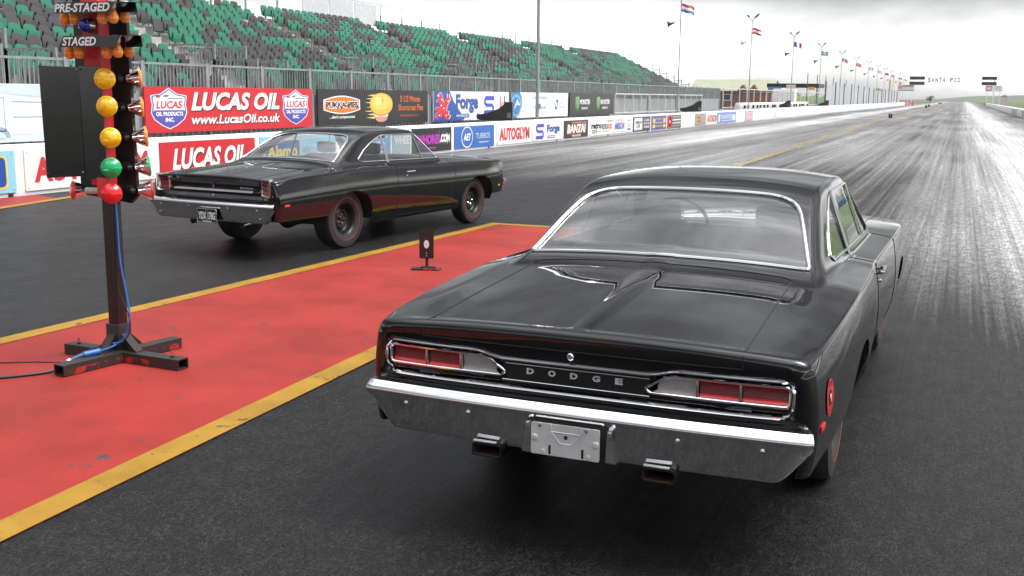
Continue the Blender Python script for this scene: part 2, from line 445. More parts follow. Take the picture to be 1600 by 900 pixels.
    def face_cut(s, x, z):
        """the skin itself is cut deeper where the lamps sit"""
        ax = np.abs(x); f = s.face(x, z)
        if s.kind == 'bee': return f+.05*sstep(0, .006, np.minimum(np.minimum(.823-ax, ax-(.305+(z-.70)*.9)), np.minimum(z-.693, .766-z)))
        return f+.05*sstep(0, .006, np.minimum(np.minimum(.840-ax, ax-.680), np.minimum(z-.697, .878-z)))
    def tail(s, x, z): return s.yt+s.bow(x)+s.face(np.asarray(x, float), np.asarray(z, float))
    def solve_x(s, y, z):
        lo, hi = .50, .93
        for _ in range(40):
            m = (lo+hi)/2
            if float(s.T(m, y)) > z: lo = m
            else: hi = m
        return (lo+hi)/2
    def P(s, x, y, up=0.0):
        """point on the upper skin"""
        return Vector((x, float(s.ya(x, y)), float(s.T(x, y))+up))

def build_car(kind, root):
    c = Car(kind); sb = kind == 'bee'
    # ---- sample lines
    a = np.concatenate([np.linspace(0, .56, 24), np.linspace(.56, .90, 52)[1:], np.linspace(.90, .975, 8)[1:], [.980, .984, .988, .9915, .9945, .997, .999, 1.0]])
    A = np.concatenate([-a[::-1], a[1:]])
    q = .045*np.linspace(0, 1, 9)**1.8
    Y = np.concatenate([c.yt+q, np.arange(c.yt+.055, 2.45, .0125), np.arange(2.45, c.yn-.07, .03), c.yn-.06*np.linspace(1, 0, 8)**1.5])
    nu, ny = len(A), len(Y)
    W = c.w(Y); X = A[None, :]*W[:, None]; YY = np.repeat(Y[:, None], nu, 1)
    # ---- outlines in plan
    rw = round_poly([(-.708, -.02), (.708, -.02), (.556, .545), (-.556, .545)], [.03, .03, .17, .17], 8)
    ws = round_poly([(.755, 2.215), (.40, 2.30), (0, 2.325), (-.40, 2.30), (-.755, 2.215), (-.60, 1.80), (0, 1.765), (.60, 1.80)], [.03, 0, 0, 0, .03, .08, 0, .08])
    sgl = round_poly([(.405, 1.015), (.455, .985), (2.115, .962), (1.73, 1.285), (1.02, 1.288), (.93, 1.268), (.73, 1.196), (.55, 1.11)], [.015, .02, .01, .02, .05, .05, .05, .03], 4)
    sg = [(c.solve_x(y, z), y) for y, z in dens(sgl, .02)]
    sgL = [(-x, y) for x, y in sg][::-1]
    lid = [(-.655, -2), (.655, -2), (.645, -.14), (.60, -.115), (.25, -.10), (-.25, -.10), (-.60, -.115), (-.645, -.14)]
    hood = [(-.70, 2.42), (.70, 2.42), (.69, 3.80), (-.69, 3.80)]
    cats = [('rear_window', rw), ('windscreen', ws), ('sideR', sg), ('sideL', sgL), ('boot_lid', lid), ('bonnet', hood)]
    Z = c.T(X, YY)
    # ---- categorise faces, snap cut edges to the outlines
    cx = (X[:-1, :-1]+X[1:, 1:])/2; cy = (YY[:-1, :-1]+YY[1:, 1:])/2
    cat = np.zeros(cx.shape, int); X2 = X.copy(); Y2 = YY.copy(); glass_faces = {}
    for k, (nm, poly) in enumerate(cats, 1):
        vin = in_poly(X, YY, poly); allin = vin[:-1, :-1] & vin[1:, :-1] & vin[:-1, 1:] & vin[1:, 1:]
        anyin = vin[:-1, :-1] | vin[1:, :-1] | vin[:-1, 1:] | vin[1:, 1:]
        cat[allin & (cat == 0)] = k; glass_faces[nm] = anyin
        nb = np.zeros(vin.shape, bool); e = anyin & ~allin
        nb[:-1, :-1] |= e; nb[1:, :-1] |= e; nb[:-1, 1:] |= e; nb[1:, 1:] |= e
        for i, j in zip(*np.nonzero(vin & nb)):
            qx, qy = near_poly(X[i, j], YY[i, j], poly)
            if qy < c.yt+.001: continue
            X2[i, j], Y2[i, j] = qx, qy
    Z2 = c.T(X2, Y2); YA = c.ya(X2, Y2)
    # ---- sides
    tt = np.linspace(0, 1, 46); ze = Z[:, -1]; zl = c.zlowf(Y)
    zl = .43+(.25-.43)*sstep(-.1, .1, Y)+(.40-.25)*sstep(2.8, 3.0, Y)
    SZ = ze[:, None]+(zl-ze)[:, None]*tt[None, :]; SY = np.repeat(Y[:, None], len(tt), 1)
    SX = c.xs(SY, np.minimum(SZ, c.zef(SY))); SX[:, 0] = W
    inside = np.zeros(SX.shape, bool)
    for (yc, zc, ra, rz) in c.arches:
        dy = (SY-yc)/ra; dz = (SZ-zc)/rz; f = np.abs(dy)**2.2+np.abs(np.maximum(dz, -.0))**2.2
        f = np.where(SZ < zc, np.abs(dy)**2.2, f); ins = f < 1; inside |= ins
    keep = ~(inside[:-1, :-1] & inside[1:, :-1] & inside[:-1, 1:] & inside[1:, 1:])
    for (yc, zc, ra, rz) in c.arches:
        dy = (SY-yc)/ra; dz = np.maximum((SZ-zc)/rz, 0); f = (np.abs(dy)**2.2+dz**2.2)
        for i, j in zip(*np.nonzero((f < 1) & inside)):
            k = max(float(f[i, j])**(1/2.2), 1e-3)
            if k < .80: continue
            SY[i, j] = yc+(SY[i, j]-yc)/k
            if SZ[i, j] > zc: SZ[i, j] = zc+(SZ[i, j]-zc)/k
    SX = np.where(inside, c.xs(SY, np.minimum(SZ, c.zef(SY))), SX)
    d0, d1 = .952, 2.30
    doorf = (Y[:-1] > d0) & (Y[1:] < d1)
    SYA = c.ya(SX, SY)
    groups = {}
    def put(nm, quads_v, quads): groups.setdefault(nm, []).append((quads_v, quads))
    # ---- one vertex pool, then split by category
    nt_ = nu*ny; pool = [np.stack([X2, YA, Z2], -1).reshape(-1, 3)]
    nsd = len(tt); offR = nt_; pool.append(np.stack([SX, SYA, SZ], -1).reshape(-1, 3)); offL = offR+ny*nsd
    pool.append(np.stack([-SX, SYA, SZ], -1).reshape(-1, 3)); offT = offL+ny*nsd
    # tail face
    hw = SX[0]/W[0]; ztop = Z2[0]; zrow = ztop[:, None]+(zl[0]-ztop[:, None])*tt[None, :]
    TX = A[:, None]*W[0]*hw[None, :]; f0 = c.face(TX[:, :1], zrow[:, :1])
    TY = c.yt+c.bow(TX)+(c.face_cut(TX, zrow)-f0*np.exp(-tt*20)[None, :])*np.minimum(1, (1-np.abs(A[:, None]))/.04)
    pool.append(np.stack([TX, TY, zrow], -1).reshape(-1, 3)); offN = offT+nu*nsd
    hwn = SX[-1]/W[-1]; zn = Z2[-1]; zr2 = zn[:, None]+(zl[-1]-zn[:, None])*tt[None, :]
    NX = A[:, None]*W[-1]*hwn[None, :]
    NY = c.ya(NX, np.full_like(NX, c.yn))-.05*np.sin(PI*np.clip((zn[:, None]-zr2)/.3, 0, 1))*(np.abs(A[:, None]) < .93)
    pool.append(np.stack([NX, NY, zr2], -1).reshape(-1, 3))
    V = np.concatenate(pool)
    F = {}
    names = ['body']+[n for n, _ in cats]
    for i in range(ny-1):
        for j in range(nu-1):
            k = cat[i, j]; n = names[k]
            if k in (1, 2, 3, 4): continue
            if k == 0 and doorf[i] and abs(cx[i, j]) > .79: n = 'doorR' if cx[i, j] > 0 else 'doorL'
            b = i*nu+j; F.setdefault(n, []).append((b, b+1, b+nu+1, b+nu))
    for i in range(ny-1):
        for j in range(nsd-1):
            if not keep[i, j]: continue
            b = offR+i*nsd+j; n = 'doorR' if doorf[i] and tt[j] < .93 else 'body'
            F.setdefault(n, []).append((b, b+nsd, b+nsd+1, b+1))
            b = offL+i*nsd+j; n = 'doorL' if doorf[i] and tt[j] < .93 else 'body'
            F.setdefault(n, []).append((b, b+1, b+nsd+1, b+nsd))
    for i in range(nu-1):
        for j in range(nsd-1):
            zc_ = zrow[i, j]; n = 'boot_lid' if abs(A[i]*W[0]) < .655 and zc_ > .825 else 'body'
            b = offT+i*nsd+j; F.setdefault(n, []).append((b, b+1, b+nsd+1, b+nsd))
            b = offN+i*nsd+j; F['body'].append((b, b+nsd, b+nsd+1, b+1))
    def emit(nm, key, parent, merge=True):
        fs = np.array(F[key]); u, inv = np.unique(fs, return_inverse=True)
        me = bpy.data.meshes.new(nm); me.from_pydata(V[u].tolist(), [], inv.reshape(fs.shape).tolist()); me.materials.append(M['paint'])
        bm = bmesh.new(); bm.from_mesh(me); bmesh.ops.remove_doubles(bm, verts=bm.verts[:], dist=.0004)
        bmesh.ops.dissolve_degenerate(bm, dist=.0002, edges=bm.edges[:])
        bm.to_mesh(me); bm.free()
        me.polygons.foreach_set('use_smooth', [True]*len(me.polygons)); me.set_sharp_from_angle(angle=math.radians(50))
        o = bpy.data.objects.new(nm, me); COL.objects.link(o); o.parent = parent; return o
    body = emit('body', 'body', root)
    bootlid = emit('boot_lid', 'boot_lid', root); bonnet = emit('bonnet', 'bonnet', root)
    doors = {1: emit('door', 'doorR', root), -1: emit('door', 'doorL', root)}
    # ---- glass
    def glass(nm, key, parent, mat, cond=None, off=.006):
        m_ = glass_faces[key]; mb = MB(); idx = {}; vs = []; fs = []
        for i, j in zip(*np.nonzero(m_)):
            if cond and not cond(cy[i, j]): continue
            f = []
            for (p, r_) in ((i, j), (i, j+1), (i+1, j+1), (i+1, j)):
                if (p, r_) not in idx:
                    x, y = X[p, r_], YY[p, r_]; e = .004
                    gx_ = float(c.T(x+e, y)-c.T(x-e, y))/(2*e); gy_ = float(c.T(x, y+e)-c.T(x, y-e))/(2*e)
                    n_ = Vector((-gx_, -gy_, 1)).normalized()
                    idx[(p, r_)] = len(vs); vs.append(Vector((x, float(c.ya(x, y)), float(Z[p, r_])))-n_*off)
                f.append(idx[(p, r_)])
            fs.append(tuple(f))
        mb.add(vs, fs, mat); return mb.build(nm, parent, sharp=60)
    def trim(nm, poly, parent, r, mat=M['chrome'], up=.004, closed=True):
        mb = MB(); pts = [c.P(x, y, up) for x, y in dens(poly, .03, closed)]
        mb.tube(pts, r, mat, 8, closed); return mb.build(nm, parent)
    g = glass('rear_window', 'rear_window', root, M['rear_glass']); trim('window_trim', rw, g, .0105 if sb else .0095, up=.003)
    g = glass('windscreen', 'windscreen', root, M['glass']); trim('window_trim', ws, g, .010)
    for sx in (1, -1):
        key = 'sideR' if sx > 0 else 'sideL'; poly = sg if sx > 0 else sgL
        qg = glass('quarter_window', key, root, M['glass'], lambda y: y < .985, .005)
        dgl = glass('door_window', key, doors[sx], M['glass'], lambda y: y >= .985, .005)
        tr = trim('window_trim', poly, root, .0075, up=.003)
        def bar(p, q, r, mat, up=.004):
            pts = [(p[0]+(q[0]-p[0])*i/8, p[1]+(q[1]-p[1])*i/8) for i in range(9)]
            mb = MB(); mb.tube([Vector((sx*(c.solve_x(y, z)+up), y, z)) for y, z in pts], r, mat, 6); mb.build('window_pillar', tr)
        bar((.978, 1.283), (.968, .958), .008, M['chrome']); bar((1.0, 1.284), (.992, .958), .007, M['chrome']); bar((.989, 1.284), (.980, .958), .006, M['black_flat'])
        bar((1.69, 1.282), (1.755, .965), .007, M['chrome'])
        # belt line moulding and handle
        hb = MB()
        def sp(y, z, out=0): return Vector((sx*(float(c.xs(y, z))+out), y, z))
        hb.box(sp(1.235, .838, .020), (.014, .17, .020), M['chrome'], bev=.005)
        hb.box(sp(1.155, .838, .010), (.020, .028, .022), M['chrome'], bev=.004); hb.box(sp(1.315, .838, .010), (.022, .03, .026), M['chrome'], bev=.004)
        hb.lathe([(.011, 0), (.011, .006), (.006, .009)], M['chrome'], 12, Matrix.Translation(sp(1.16, .79, 0)) @ Matrix.Rotation(PI/2*sx, 4, 'Y'))
        hb.build('door_handle', doors[sx])
    # ---- panel gaps as dark grooves lying on the skin
    class Gap:
        def tube(self, *a_): mb = MB(); mb.tube(*a_); mb.build('panel_gap', root)
    gp = Gap()
    gp.tube([c.P(x, y, .0002) for x, y in dens([(-.655, c.yt+.004), (-.645, -.14), (-.60, -.115), (-.25, -.10), (.25, -.10), (.60, -.115), (.645, -.14), (.655, c.yt+.004)], .03, False)], .0028, M['gap'], 6)
    zb_ = .825
    seam = [(-.655, z) for z in np.linspace(.86, zb_, 5)]+[(x, zb_) for x in np.linspace(-.64, .64, 40)]+[(.655, z) for z in np.linspace(zb_, .86, 5)]
    gp.tube([Vector((x, float(c.tail(x, z))-.0005, z)) for x, z in seam], .0022, M['gap'], 5)
    for x0 in (-.70, .70): gp.tube([c.P(x0, y, .0002) for y in np.linspace(2.42, 3.80, 30)], .0025, M['gap'], 5)
    gp.tube([c.P(x, 2.42, .0002) for x in np.linspace(-.7, .7, 30)], .0025, M['gap'], 5)
    for sx in (1, -1):
        for y0, k in ((d0, .0), (d1, .05)):
            gp.tube([Vector((sx*(float(c.xs(y0+k*s_, float(c.zef(y0))-s_*.62))+.0002), y0, float(c.zef(y0))-s_*.62)) for s_ in np.linspace(0, 1, 24)], .0028, M['gap'], 5)
            gp.tube([c.P(sx*x, y0, .0002) for x in np.linspace(.80, float(c.w(y0)), 10)], .0026, M['gap'], 5)
        gp.tube([Vector((sx*(float(c.xs(y, .296))+.0002), y, .296)) for y in np.linspace(d0, d1, 20)], .0025, M['gap'], 5)
    # ---- underside, wells, interior
    ub = MB()
    for y0, y1, zz0 in ((.46, 2.50, .335), (-1.18, -.46, .50)): ub.box((0, (y0+y1)/2, zz0), (1.66, y1-y0, .05), M['under'])
    ub.box((0, 1.6, .34), (1.14, 4.2, .06), M['under'])
    for (yc, zc, ra, rz) in c.arches:
        for sx in (1, -1):
            arc = [(yc+ra*1.02*math.cos(t), zc-.02+(rz+.02)*1.02*math.sin(t)) for t in np.linspace(0, PI, 22)]
            ub.grid([[Vector((sx*.57, y, z)) for y, z in arc], [Vector((sx*(float(c.xs(y, max(z, .30)))-.012), y, min(z, .70))) for y, z in arc]], M['under'])
            ub.add([(sx*.57, y, z) for y, z in arc], [tuple(range(len(arc)))], M['under'])
    ub.cyl((-.62, 0, .33), (.62, 0, .33), .045, M['under'], 12); ub.lathe([(.05, -.13), (.14, -.05), (.15, .04), (.06, .13)], M['under'], 18, Matrix.Translation((0, 0, .33)) @ Matrix.Rotation(PI/2, 4, 'X'))
    ub.box((0, -.80, .44), (.60, .62, .14), M['under'], bev=.04)
    for x in (-.33, .33): ub.tube([(x, 2.2, .28), (x, .6, .27), (x*.95, .35, .33), (x*1.1, -.2, .42), (x*1.1, -1.1, .37)], .032, M['exh'], 10)
    ub.build('underbody', root)
    it = MB(); v = M['interior']
    it.box((0, 1.2, .40), (1.5, 2.6, .04), v)
    it.grid([[(x, y, .955-.012*(abs(x)/.7)) for x in (-.72, 0, .72)] for y in (.06, .46)], v)
    it.build('cabin_floor', root, smooth=False)
    for nm, y0, zt, wd in (('rear_seat', .50, 1.0, 1.30), ('front_seat', 1.22, 1.02, 1.36)):
        st = MB(); R = Matrix.Rotation(.20, 3, 'X')
        st.box((0, y0+.02, (zt+.50)/2), (wd, .15, zt-.50), v, R, bev=.045); st.box((0, y0+.32, .55), (wd, .55, .16), v, bev=.05)
        for i in range(9): st.tube([(-wd*.42+i*wd*.105, y0-.01+.0, zt-.10), (-wd*.42+i*wd*.105, y0-.02, zt-.004), (-wd*.42+i*wd*.105, y0+.04, zt+.004)], .006, v, 5)
        st.tube([(-wd*.47, y0-.055, zt-.012), (wd*.47, y0-.055, zt-.012)], .006, M['interior_grey'], 6)
        o = st.build(nm, root)
        if nm == 'front_seat':
            for x in (-.36, .36):
                hr = MB(); hr.box((x, y0-.01, zt+.085), (.27, .085, .14), v, bev=.035); hr.cyl((x-.05, y0, zt-.04), (x-.05, y0, zt+.04), .006, M['chrome'], 6); hr.cyl((x+.05, y0, zt-.04), (x+.05, y0, zt+.04), .006, M['chrome'], 6); hr.build('headrest', o)
    ds = MB(); ds.box((0, 2.10, .88), (1.46, .34, .18), v, bev=.05); ds.box((0, 1.94, .86), (1.30, .02, .10), M['interior_grey'], bev=.006); ds.build('dashboard', root)
    sw = MB(); mt = Matrix.Translation((-.38, 1.80, .98)) @ Matrix.Rotation(math.radians(-62), 4, 'X')
    ring_ = [mt @ Vector((.19*math.cos(t), .19*math.sin(t), 0)) for t in np.linspace(0, 2*PI, 40)[:-1]]
    sw.tube(ring_, .012, v, 8, True)
    for t in (0, 2.1, 4.2): sw.tube([mt @ Vector((.03*math.cos(t), .03*math.sin(t), 0)), mt @ Vector((.185*math.cos(t), .185*math.sin(t), 0))], .008, M['alu'], 6)
    sw.lathe([(.05, -.03), (.05, .01), (.03, .02)], v, 16, mt); sw.build('steering_wheel', root)
    mr = MB(); mr.box((0, 1.86, 1.24), (.24, .02, .06), M['chrome'], bev=.008); mr.cyl((0, 1.87, 1.25), (0, 1.84, 1.33), .006, M['chrome'], 6); mr.build('rear_view_mirror', root)
    # ---- wheels
    def wheel(x, y, sx, rt, wd, first):
        mt = Matrix.Rotation(PI/2*sx, 4, 'Y')
        if first is None:
            rim = MB(); r0 = .188
            rim.lathe(closed_ends=False, prof=[(r0+.006, wd*.44), (r0+.012, wd*.46), (r0+.004, wd*.47), (r0-.012, wd*.42), (r0-.022, wd*.30), (r0-.030, wd*.12), (r0-.045, wd*.06), (.118, wd*.16), (.104, wd*.20), (.085, wd*.18), (.075, wd*.11), (.03, wd*.11), (.0, wd*.11)], mat=M['steel_black'], n=48, mtx=mt)
            rim.lathe([(r0, -wd*.45), (r0+.01, wd*.46)], M['steel_black'], 40, mt, False)
            w_ = rim.build('wheel', root, sharp=40)
            ty = MB(); s_ = rt-.325
            prof = [(r0+.004, -wd*.46), (r0+.03, -wd*.52), (rt-.055, -wd*.55), (rt-.018, -wd*.52), (rt-.004, -wd*.42)]
            for gz_ in (-.25, -.08, .08, .25): prof += [(rt, wd*(gz_-.045)), (rt, wd*(gz_-.02)), (rt-.007, wd*(gz_-.015)), (rt-.007, wd*(gz_+.015)), (rt, wd*(gz_+.02)), (rt, wd*(gz_+.045))]
            prof += [(rt-.004, wd*.42), (rt-.018, wd*.52), (rt-.055, wd*.55), (r0+.066, wd*.548)]
            ty.lathe(prof, M['rubber'], 64, mt, False)
            ty.lathe([(r0+.066, wd*.548), (r0+.065, wd*.552), (r0+.060, wd*.552), (r0+.059, wd*.547)], M['redline'], 64, mt, False)
            ty.lathe([(r0+.059, wd*.547), (r0+.03, wd*.53), (r0+.004, wd*.46)], M['rubber'], 64, mt, False)
            ty.build('tyre', w_, sharp=30)
            hb = MB(); hb.lathe([(.035, wd*.11), (.033, wd*.16), (.026, wd*.19), (.0, wd*.195)], M['steel_black'], 20, mt); hb.build('hub_cap', w_)
            for k in range(5):
                t = 2*PI*k/5+.3; ln = MB(); lt = mt @ Matrix.Translation((.057*math.cos(t), .057*math.sin(t), wd*.11)); ln.lathe([(.011, 0), (.011, .016), (.005, .022), (0, .022)], M['chrome'], 6, lt); ln.build('lug_nut', w_, smooth=False)
        else: w_ = copy_tree(first, root)
        w_.location = (x, y, rt); return w_
    rr = .345; wr = .235 if sb else .215
    tw = .868-.5*wr
    A1 = wheel(tw, 0, 1, rr, wr, None); wheel(tw+.01, c.arches[1][0], 1, .328, .19, None)
    A2 = wheel(-tw, 0, -1, rr, wr, None); wheel(-tw-.01, c.arches[1][0], -1, .328, .19, None)
    # ---- bumpers
    def bumper(nm, path, zt, zf, zb, notch, sgn, inn=.075):
        mb = MB(); rows = []
        for (x, y), t in path:
            n_ = Vector((t[1], -t[0]))*sgn; z0 = zb
            ax = abs(x)
            z0 = zb+(zf-.055-zb)*float(sstep(.78, .93, ax))
            if notch: z0 = max(z0, zb+(zf-.04-zb)*(1-float(sstep(notch-.02, notch+.015, ax))))
            pr = [(-inn-.02, zt-.012), (-inn, zt), (-.030, zf+.022), (-.010, zf+.006), (-.0035, zf-.003), (-.001, zf-.009), (-.0015, zf-.015), (-.004, zf-.021), (-.0065, zf-.030), (-.020, zf-.03+(z0-zf+.03)*.5), (-.0335, z0+.014), (-.035, z0+.008), (-.040, z0), (-.075, z0-.004)]
            rows.append([Vector((x+n_.x*o, y+n_.y*o, z)) for o, z in pr])
        mb.grid(rows, M['chrome']); e = [rows[0], rows[-1]]
        for r in e: mb.add(r, [tuple(range(len(r)))], M['chrome'])
        return mb.build(nm, root, sharp=30)
    def bpath(yc, ye, x1, ywrap, sgn):
        pts = []
        for x in np.arange(0, .86, .02): pts.append((x, yc+(ye-yc)*(x/.9)**2.4))
        y9 = pts[-1][1]
        for t in np.linspace(.12, 1, 8):
            x = .84+(x1-.84)*t; pts.append((x, yc+(ye-yc)*(x/.9)**2.4+(ywrap-ye)*max(0, t-.55)**2*1.2))
        full = [(-x, y) for x, y in pts[:0:-1]]+pts
        out = []
        for i, p in enumerate(full):
            a_ = full[max(0, i-1)]; b_ = full[min(len(full)-1, i+1)]; t = Vector((b_[0]-a_[0], b_[1]-a_[1])).normalized(); out.append((p, t))
        return out
    yt = c.yt
    if sb: rb = bumper('rear_bumper', bpath(yt-.075, yt-.045, .918, yt-.02, 1), .624, .597, .42, .17, 1)
    else: rb = bumper('rear_bumper', bpath(yt-.075, yt-.045, .918, yt-.02, 1), .630, .600, .405, .0, 1)
    rb.location.x = .012 if sb else 0
    bumper('front_bumper', bpath(c.yn+.07, c.yn-.03, .935, c.yn-.26, -1), .60, .56, .43, 0, -1)
    for x, z in ([(-.72, .545), (-.43, .545), (.43, .545), (.74, .545)] if sb else [(-.72, .55), (-.28, .555), (.30, .555), (.70, .55), (.74, .46), (-.74, .46)]):
        b_ = MB(); yb_ = yt-.075+.03*(abs(x)/.9)**2.4+.014; b_.lathe([(.010, -.004), (.009, .003), (.005, .006), (0, .007)], M['chrome'], 12, Matrix.Translation((x, yb_-.004, z)) @ Matrix.Rotation(PI/2, 4, 'X')); b_.build('bumper_bolt', rb)
    # ---- exhaust tips
    for x in ((-.335, .375) if sb else (-.30, .44)):
        e_ = MB(); cy_ = yt+.02 if sb else yt+.14
        zc_ = .398 if sb else .385
        if sb:
            def rr_(w2, h2, y): return [Vector((x+p, y, zc_+q_)) for p, q_ in round_poly([(-w2, -h2), (w2, -h2), (w2, h2), (-w2, h2)], .014, 3)]
            o0, o1 = rr_(.058, .024, cy_+.22), rr_(.064, .027, cy_-.085); i1, i0 = rr_(.059, .022, cy_-.085), rr_(.056, .020, cy_+.10)
            n_ = len(o0)
            e_.add(o0+o1+i1+i0, [(a_+k, a_+(k+1) % n_, a_+n_+(k+1) % n_, a_+n_+k) for a_ in (0, n_) for k in range(n_)], M['exh'])
            e_.add(i1+i0, [(k, (k+1) % n_, n_+(k+1) % n_, n_+k) for k in range(n_)]+[tuple(range(n_, 2*n_))], M['rust'])
            e_.box((x-.01, cy_-.075, zc_+.034), (.10, .018, .006), M['silver'], bev=.002)
        else:
            e_.lathe([(.028, -.1), (.033, .09), (.029, .09), (.027, -.05), (0, -.05)], M['chrome_worn'], 18, Matrix.Translation((x, cy_-.05, zc_)) @ Matrix.Rotation(PI/2+.12, 4, 'X'))
        e_.build('exhaust_tip', root)
    # ---- side markers
    for sx in (1, -1):
        for y, z, mt_, ww, hh in ((yt+.165, .598, M['red_ledge'], .075, .026), (c.yn-.33, .51, M['amber_lens'], .06, .024)):
            mk = MB(); x = float(c.xs(y, z)); t = (float(c.xs(y+.02, z))-float(c.xs(y-.02, z)))/.04
            mk.box((sx*(x+.000), y, z), (.007, ww, hh), mt_, Matrix.Rotation(-sx*math.atan(t), 3, 'Z'), bev=.003); mk.build('side_marker_light', root)
    return c, rb, bootlid
PA = (-1.312, 5.122, -.0068); PB = (-7.4607, 10.819, -.1023)
def outline_tube(mb, c, pts, r, mat, off=-.003, closed=True, n=8):
    mb.tube([Vector((x, float(c.tail(x, z))+off, z)) for x, z in pts], r, mat, n, closed)
# ------------------------------------------------ right hand car
beeR = empty('muscle_car', (PA[0], PA[1], 0), PA[2], 'glossy black coupe nearest the camera, DODGE lettered on its chrome ringed tail panel', 'car')
c, rb, lidA = build_car('bee', beeR)
ring = round_poly([(-.842, .653), (.842, .653), (.842, .791), (.40, .791), (.32, .768), (-.32, .768), (-.40, .791), (-.842, .791)], [.055, .055, .055, .04, .04, .04, .04, .055], 6)
mb = MB(); outline_tube(mb, c, dens(ring, .03), .0065, M['chrome'], -.004); tp = mb.build('tail_trim', beeR)
mb = MB()
for z in (.747, .677): outline_tube(mb, c, dens([(-.305, z), (.305, z)], .05, False), .0028, M['chrome'], -.005, False, 6)
for k in range(14):
    z = .682+k*.0047; outline_tube(mb, c, dens([(-.30+(.012 if z < .70 else -.006), z), (.30-(.012 if z < .70 else -.006), z)], .06, False), .0017, M['black_flat'], -.001, False, 4)
mb.build('ribbed_panel', beeR)
def face_art(c, y_off=0): return lambda u, v, d: Vector((u, float(c.tail(u, v))-d, v))
mb = MB()
for ch, x in zip('DODGE', (-.184, -.092, 0, .092, .184)):
    vs_, fs_, sz = text_geo(ch, 0, .035); kx = .030/sz[0]; ky = .024/sz[1]
    n_ = len(vs_); fr = [Vector((x+p*kx, float(c.tail(x, .722))-.009, .722+q*ky)) for p, q in vs_]; bk = [Vector((p.x, p.y+.008, p.z)) for p in fr]
    from collections import Counter
    ed = Counter(); 
    for f in fs_:
        for i in range(len(f)): ed[tuple(sorted((f[i], f[(i+1) % len(f)])))] += 1
    side = [(a_, b_, b_+n_, a_+n_) for (a_, b_), k in ed.items() if k == 1]
    mb = MB(); mb.add(fr+bk, [tuple(f) for f in fs_]+side, M['silver']); mb.build('letter', beeR, smooth=False)
mb = MB(); mb.lathe([(.015, -.004), (.015, .006), (.011, .010), (.010, .006), (.006, .006), (.005, .009), (0, .009)], M['chrome'], 18, Matrix.Translation((-.008, float(c.tail(0, .804))-.001, .804)) @ Matrix.Rotation(PI/2, 4, 'X')); mb.build('boot_lock', lidA)
for sx in (1, -1):
    ol = round_poly([(sx*.828, .690), (sx*.828, .767), (sx*.375, .769), (sx*.290, .712), (sx*.305, .694)], [.022, .022, .035, .025, .012], 5)
    T_ = MB(); outline_tube(T_, c, dens(ol, .02), .0065, M['chrome'], -.012)
    # reflector bowl walls going into the panel
    pts = dens(ol, .02); n_ = len(pts)
    fr = [Vector((x, float(c.tail(x, z))-.012, z)) for x, z in pts]; cx_, cz_ = sum(p[0] for p in pts)/n_, sum(p[1] for p in pts)/n_
    bk = [Vector((x+(cx_-x)*.02, float(c.tail(x, z))+.014, z+(cz_-z)*.12)) for x, z in pts]
    T_.add(fr+bk, [(i, (i+1) % n_, n_+(i+1) % n_, n_+i) for i in range(n_)], M['chrome_worn'])
    for xd in (.490, .650):
        T_.box((sx*xd, float(c.tail(xd, .73))-.004, .731), (.010, .022, .076), M['chrome'], bev=.003)
    tl = T_.build('tail_light', beeR)
    for x0, x1, mt_ in ((.657, .820, 'red_lens'), (.497, .643, 'red_lens'), (.335, .483, 'clear_lens')):
        l_ = MB()
        def yb(x, o): return float(c.tail(x, .73))+o
        rows = []
        for z, o in ((.763, -.006), (.755, .004), (.722, .008), (.710, .007)):
            sh = 0 if x0 > .34 else (.735-z)*-.5+.006
            rows.append([Vector((sx*(x+(max(0, sh)+(-.0 if i else 0) if i == 0 else 0)), yb(x, o), z)) for i, x in enumerate(np.linspace(x0, x1, 7))])
        l_.grid(rows, M[mt_])
        led = M['red_ledge'] if mt_ == 'red_lens' else M['clear_lens']
        rows = [[Vector((sx*x, yb(x, o), z)) for x in np.linspace(x0-(.02 if x0 < .34 and z < .70 else 0), x1, 7)] for z, o in ((.710, .007), (.706, .002), (.697, -.005), (.694, -.006))]
        l_.grid(rows, led)
        for k in range(4):
            z = .726+k*.009; l_.tube([Vector((sx*x, yb(x, .0065-(.0 if z < .75 else .003)), z)) for x in np.linspace(x0+.008, x1-.008, 5)], .0012, M[mt_], 4)
        l_.build('lens', tl, sharp=20)
mb = MB(); PY = c.yt-.085
pl = round_poly([(-.133, .425), (.148, .425), (.148, .553), (-.133, .553)], .008, 3)
mb.prism(pl, lambda u, v, d: (u, PY-d, v), -.002, .002, M['alu'])
for pts in ([(-.05, .551), (-.05, .522), (-.012, .478), (.034, .478), (.072, .522), (.072, .551)], [(-.05, .522), (.072, .522)]):
    mb.tube([(u, PY-.002, v) for u, v in pts], .0022, M['alu'], 6)
for u in (-.118, .133): mb.lathe([(.013, 0), (.013, .004), (.009, .006), (0, .006)], M['alu'], 14, Matrix.Translation((u, PY-.001, .492)) @ Matrix.Rotation(PI/2, 4, 'X'))
for u, v in ((-.095, .545), (.095, .545)): mb.lathe([(.008, 0), (.007, .007), (0, .008)], M['chrome_worn'], 8, Matrix.Translation((u, PY-.002, v)) @ Matrix.Rotation(PI/2, 4, 'X'))
for u, v, w_, h_ in ((-.055, .449, .009, .036), (.080, .449, .009, .036), (.011, .505, .014, .014)): mb.box((u, PY-.0024, v), (w_, .002, h_), M['gap'])
for u, v in ((-.082, .440), (.105, .440)): mb.box((u, PY-.004, v), (.012, .006, .012), M['silver'])
npl = mb.build('number_plate_bracket', beeR, smooth=False)
mb = MB(); mb.box((0.008, c.yt-.03, .50), (.36, .07, .13), M['under'], bev=.01)
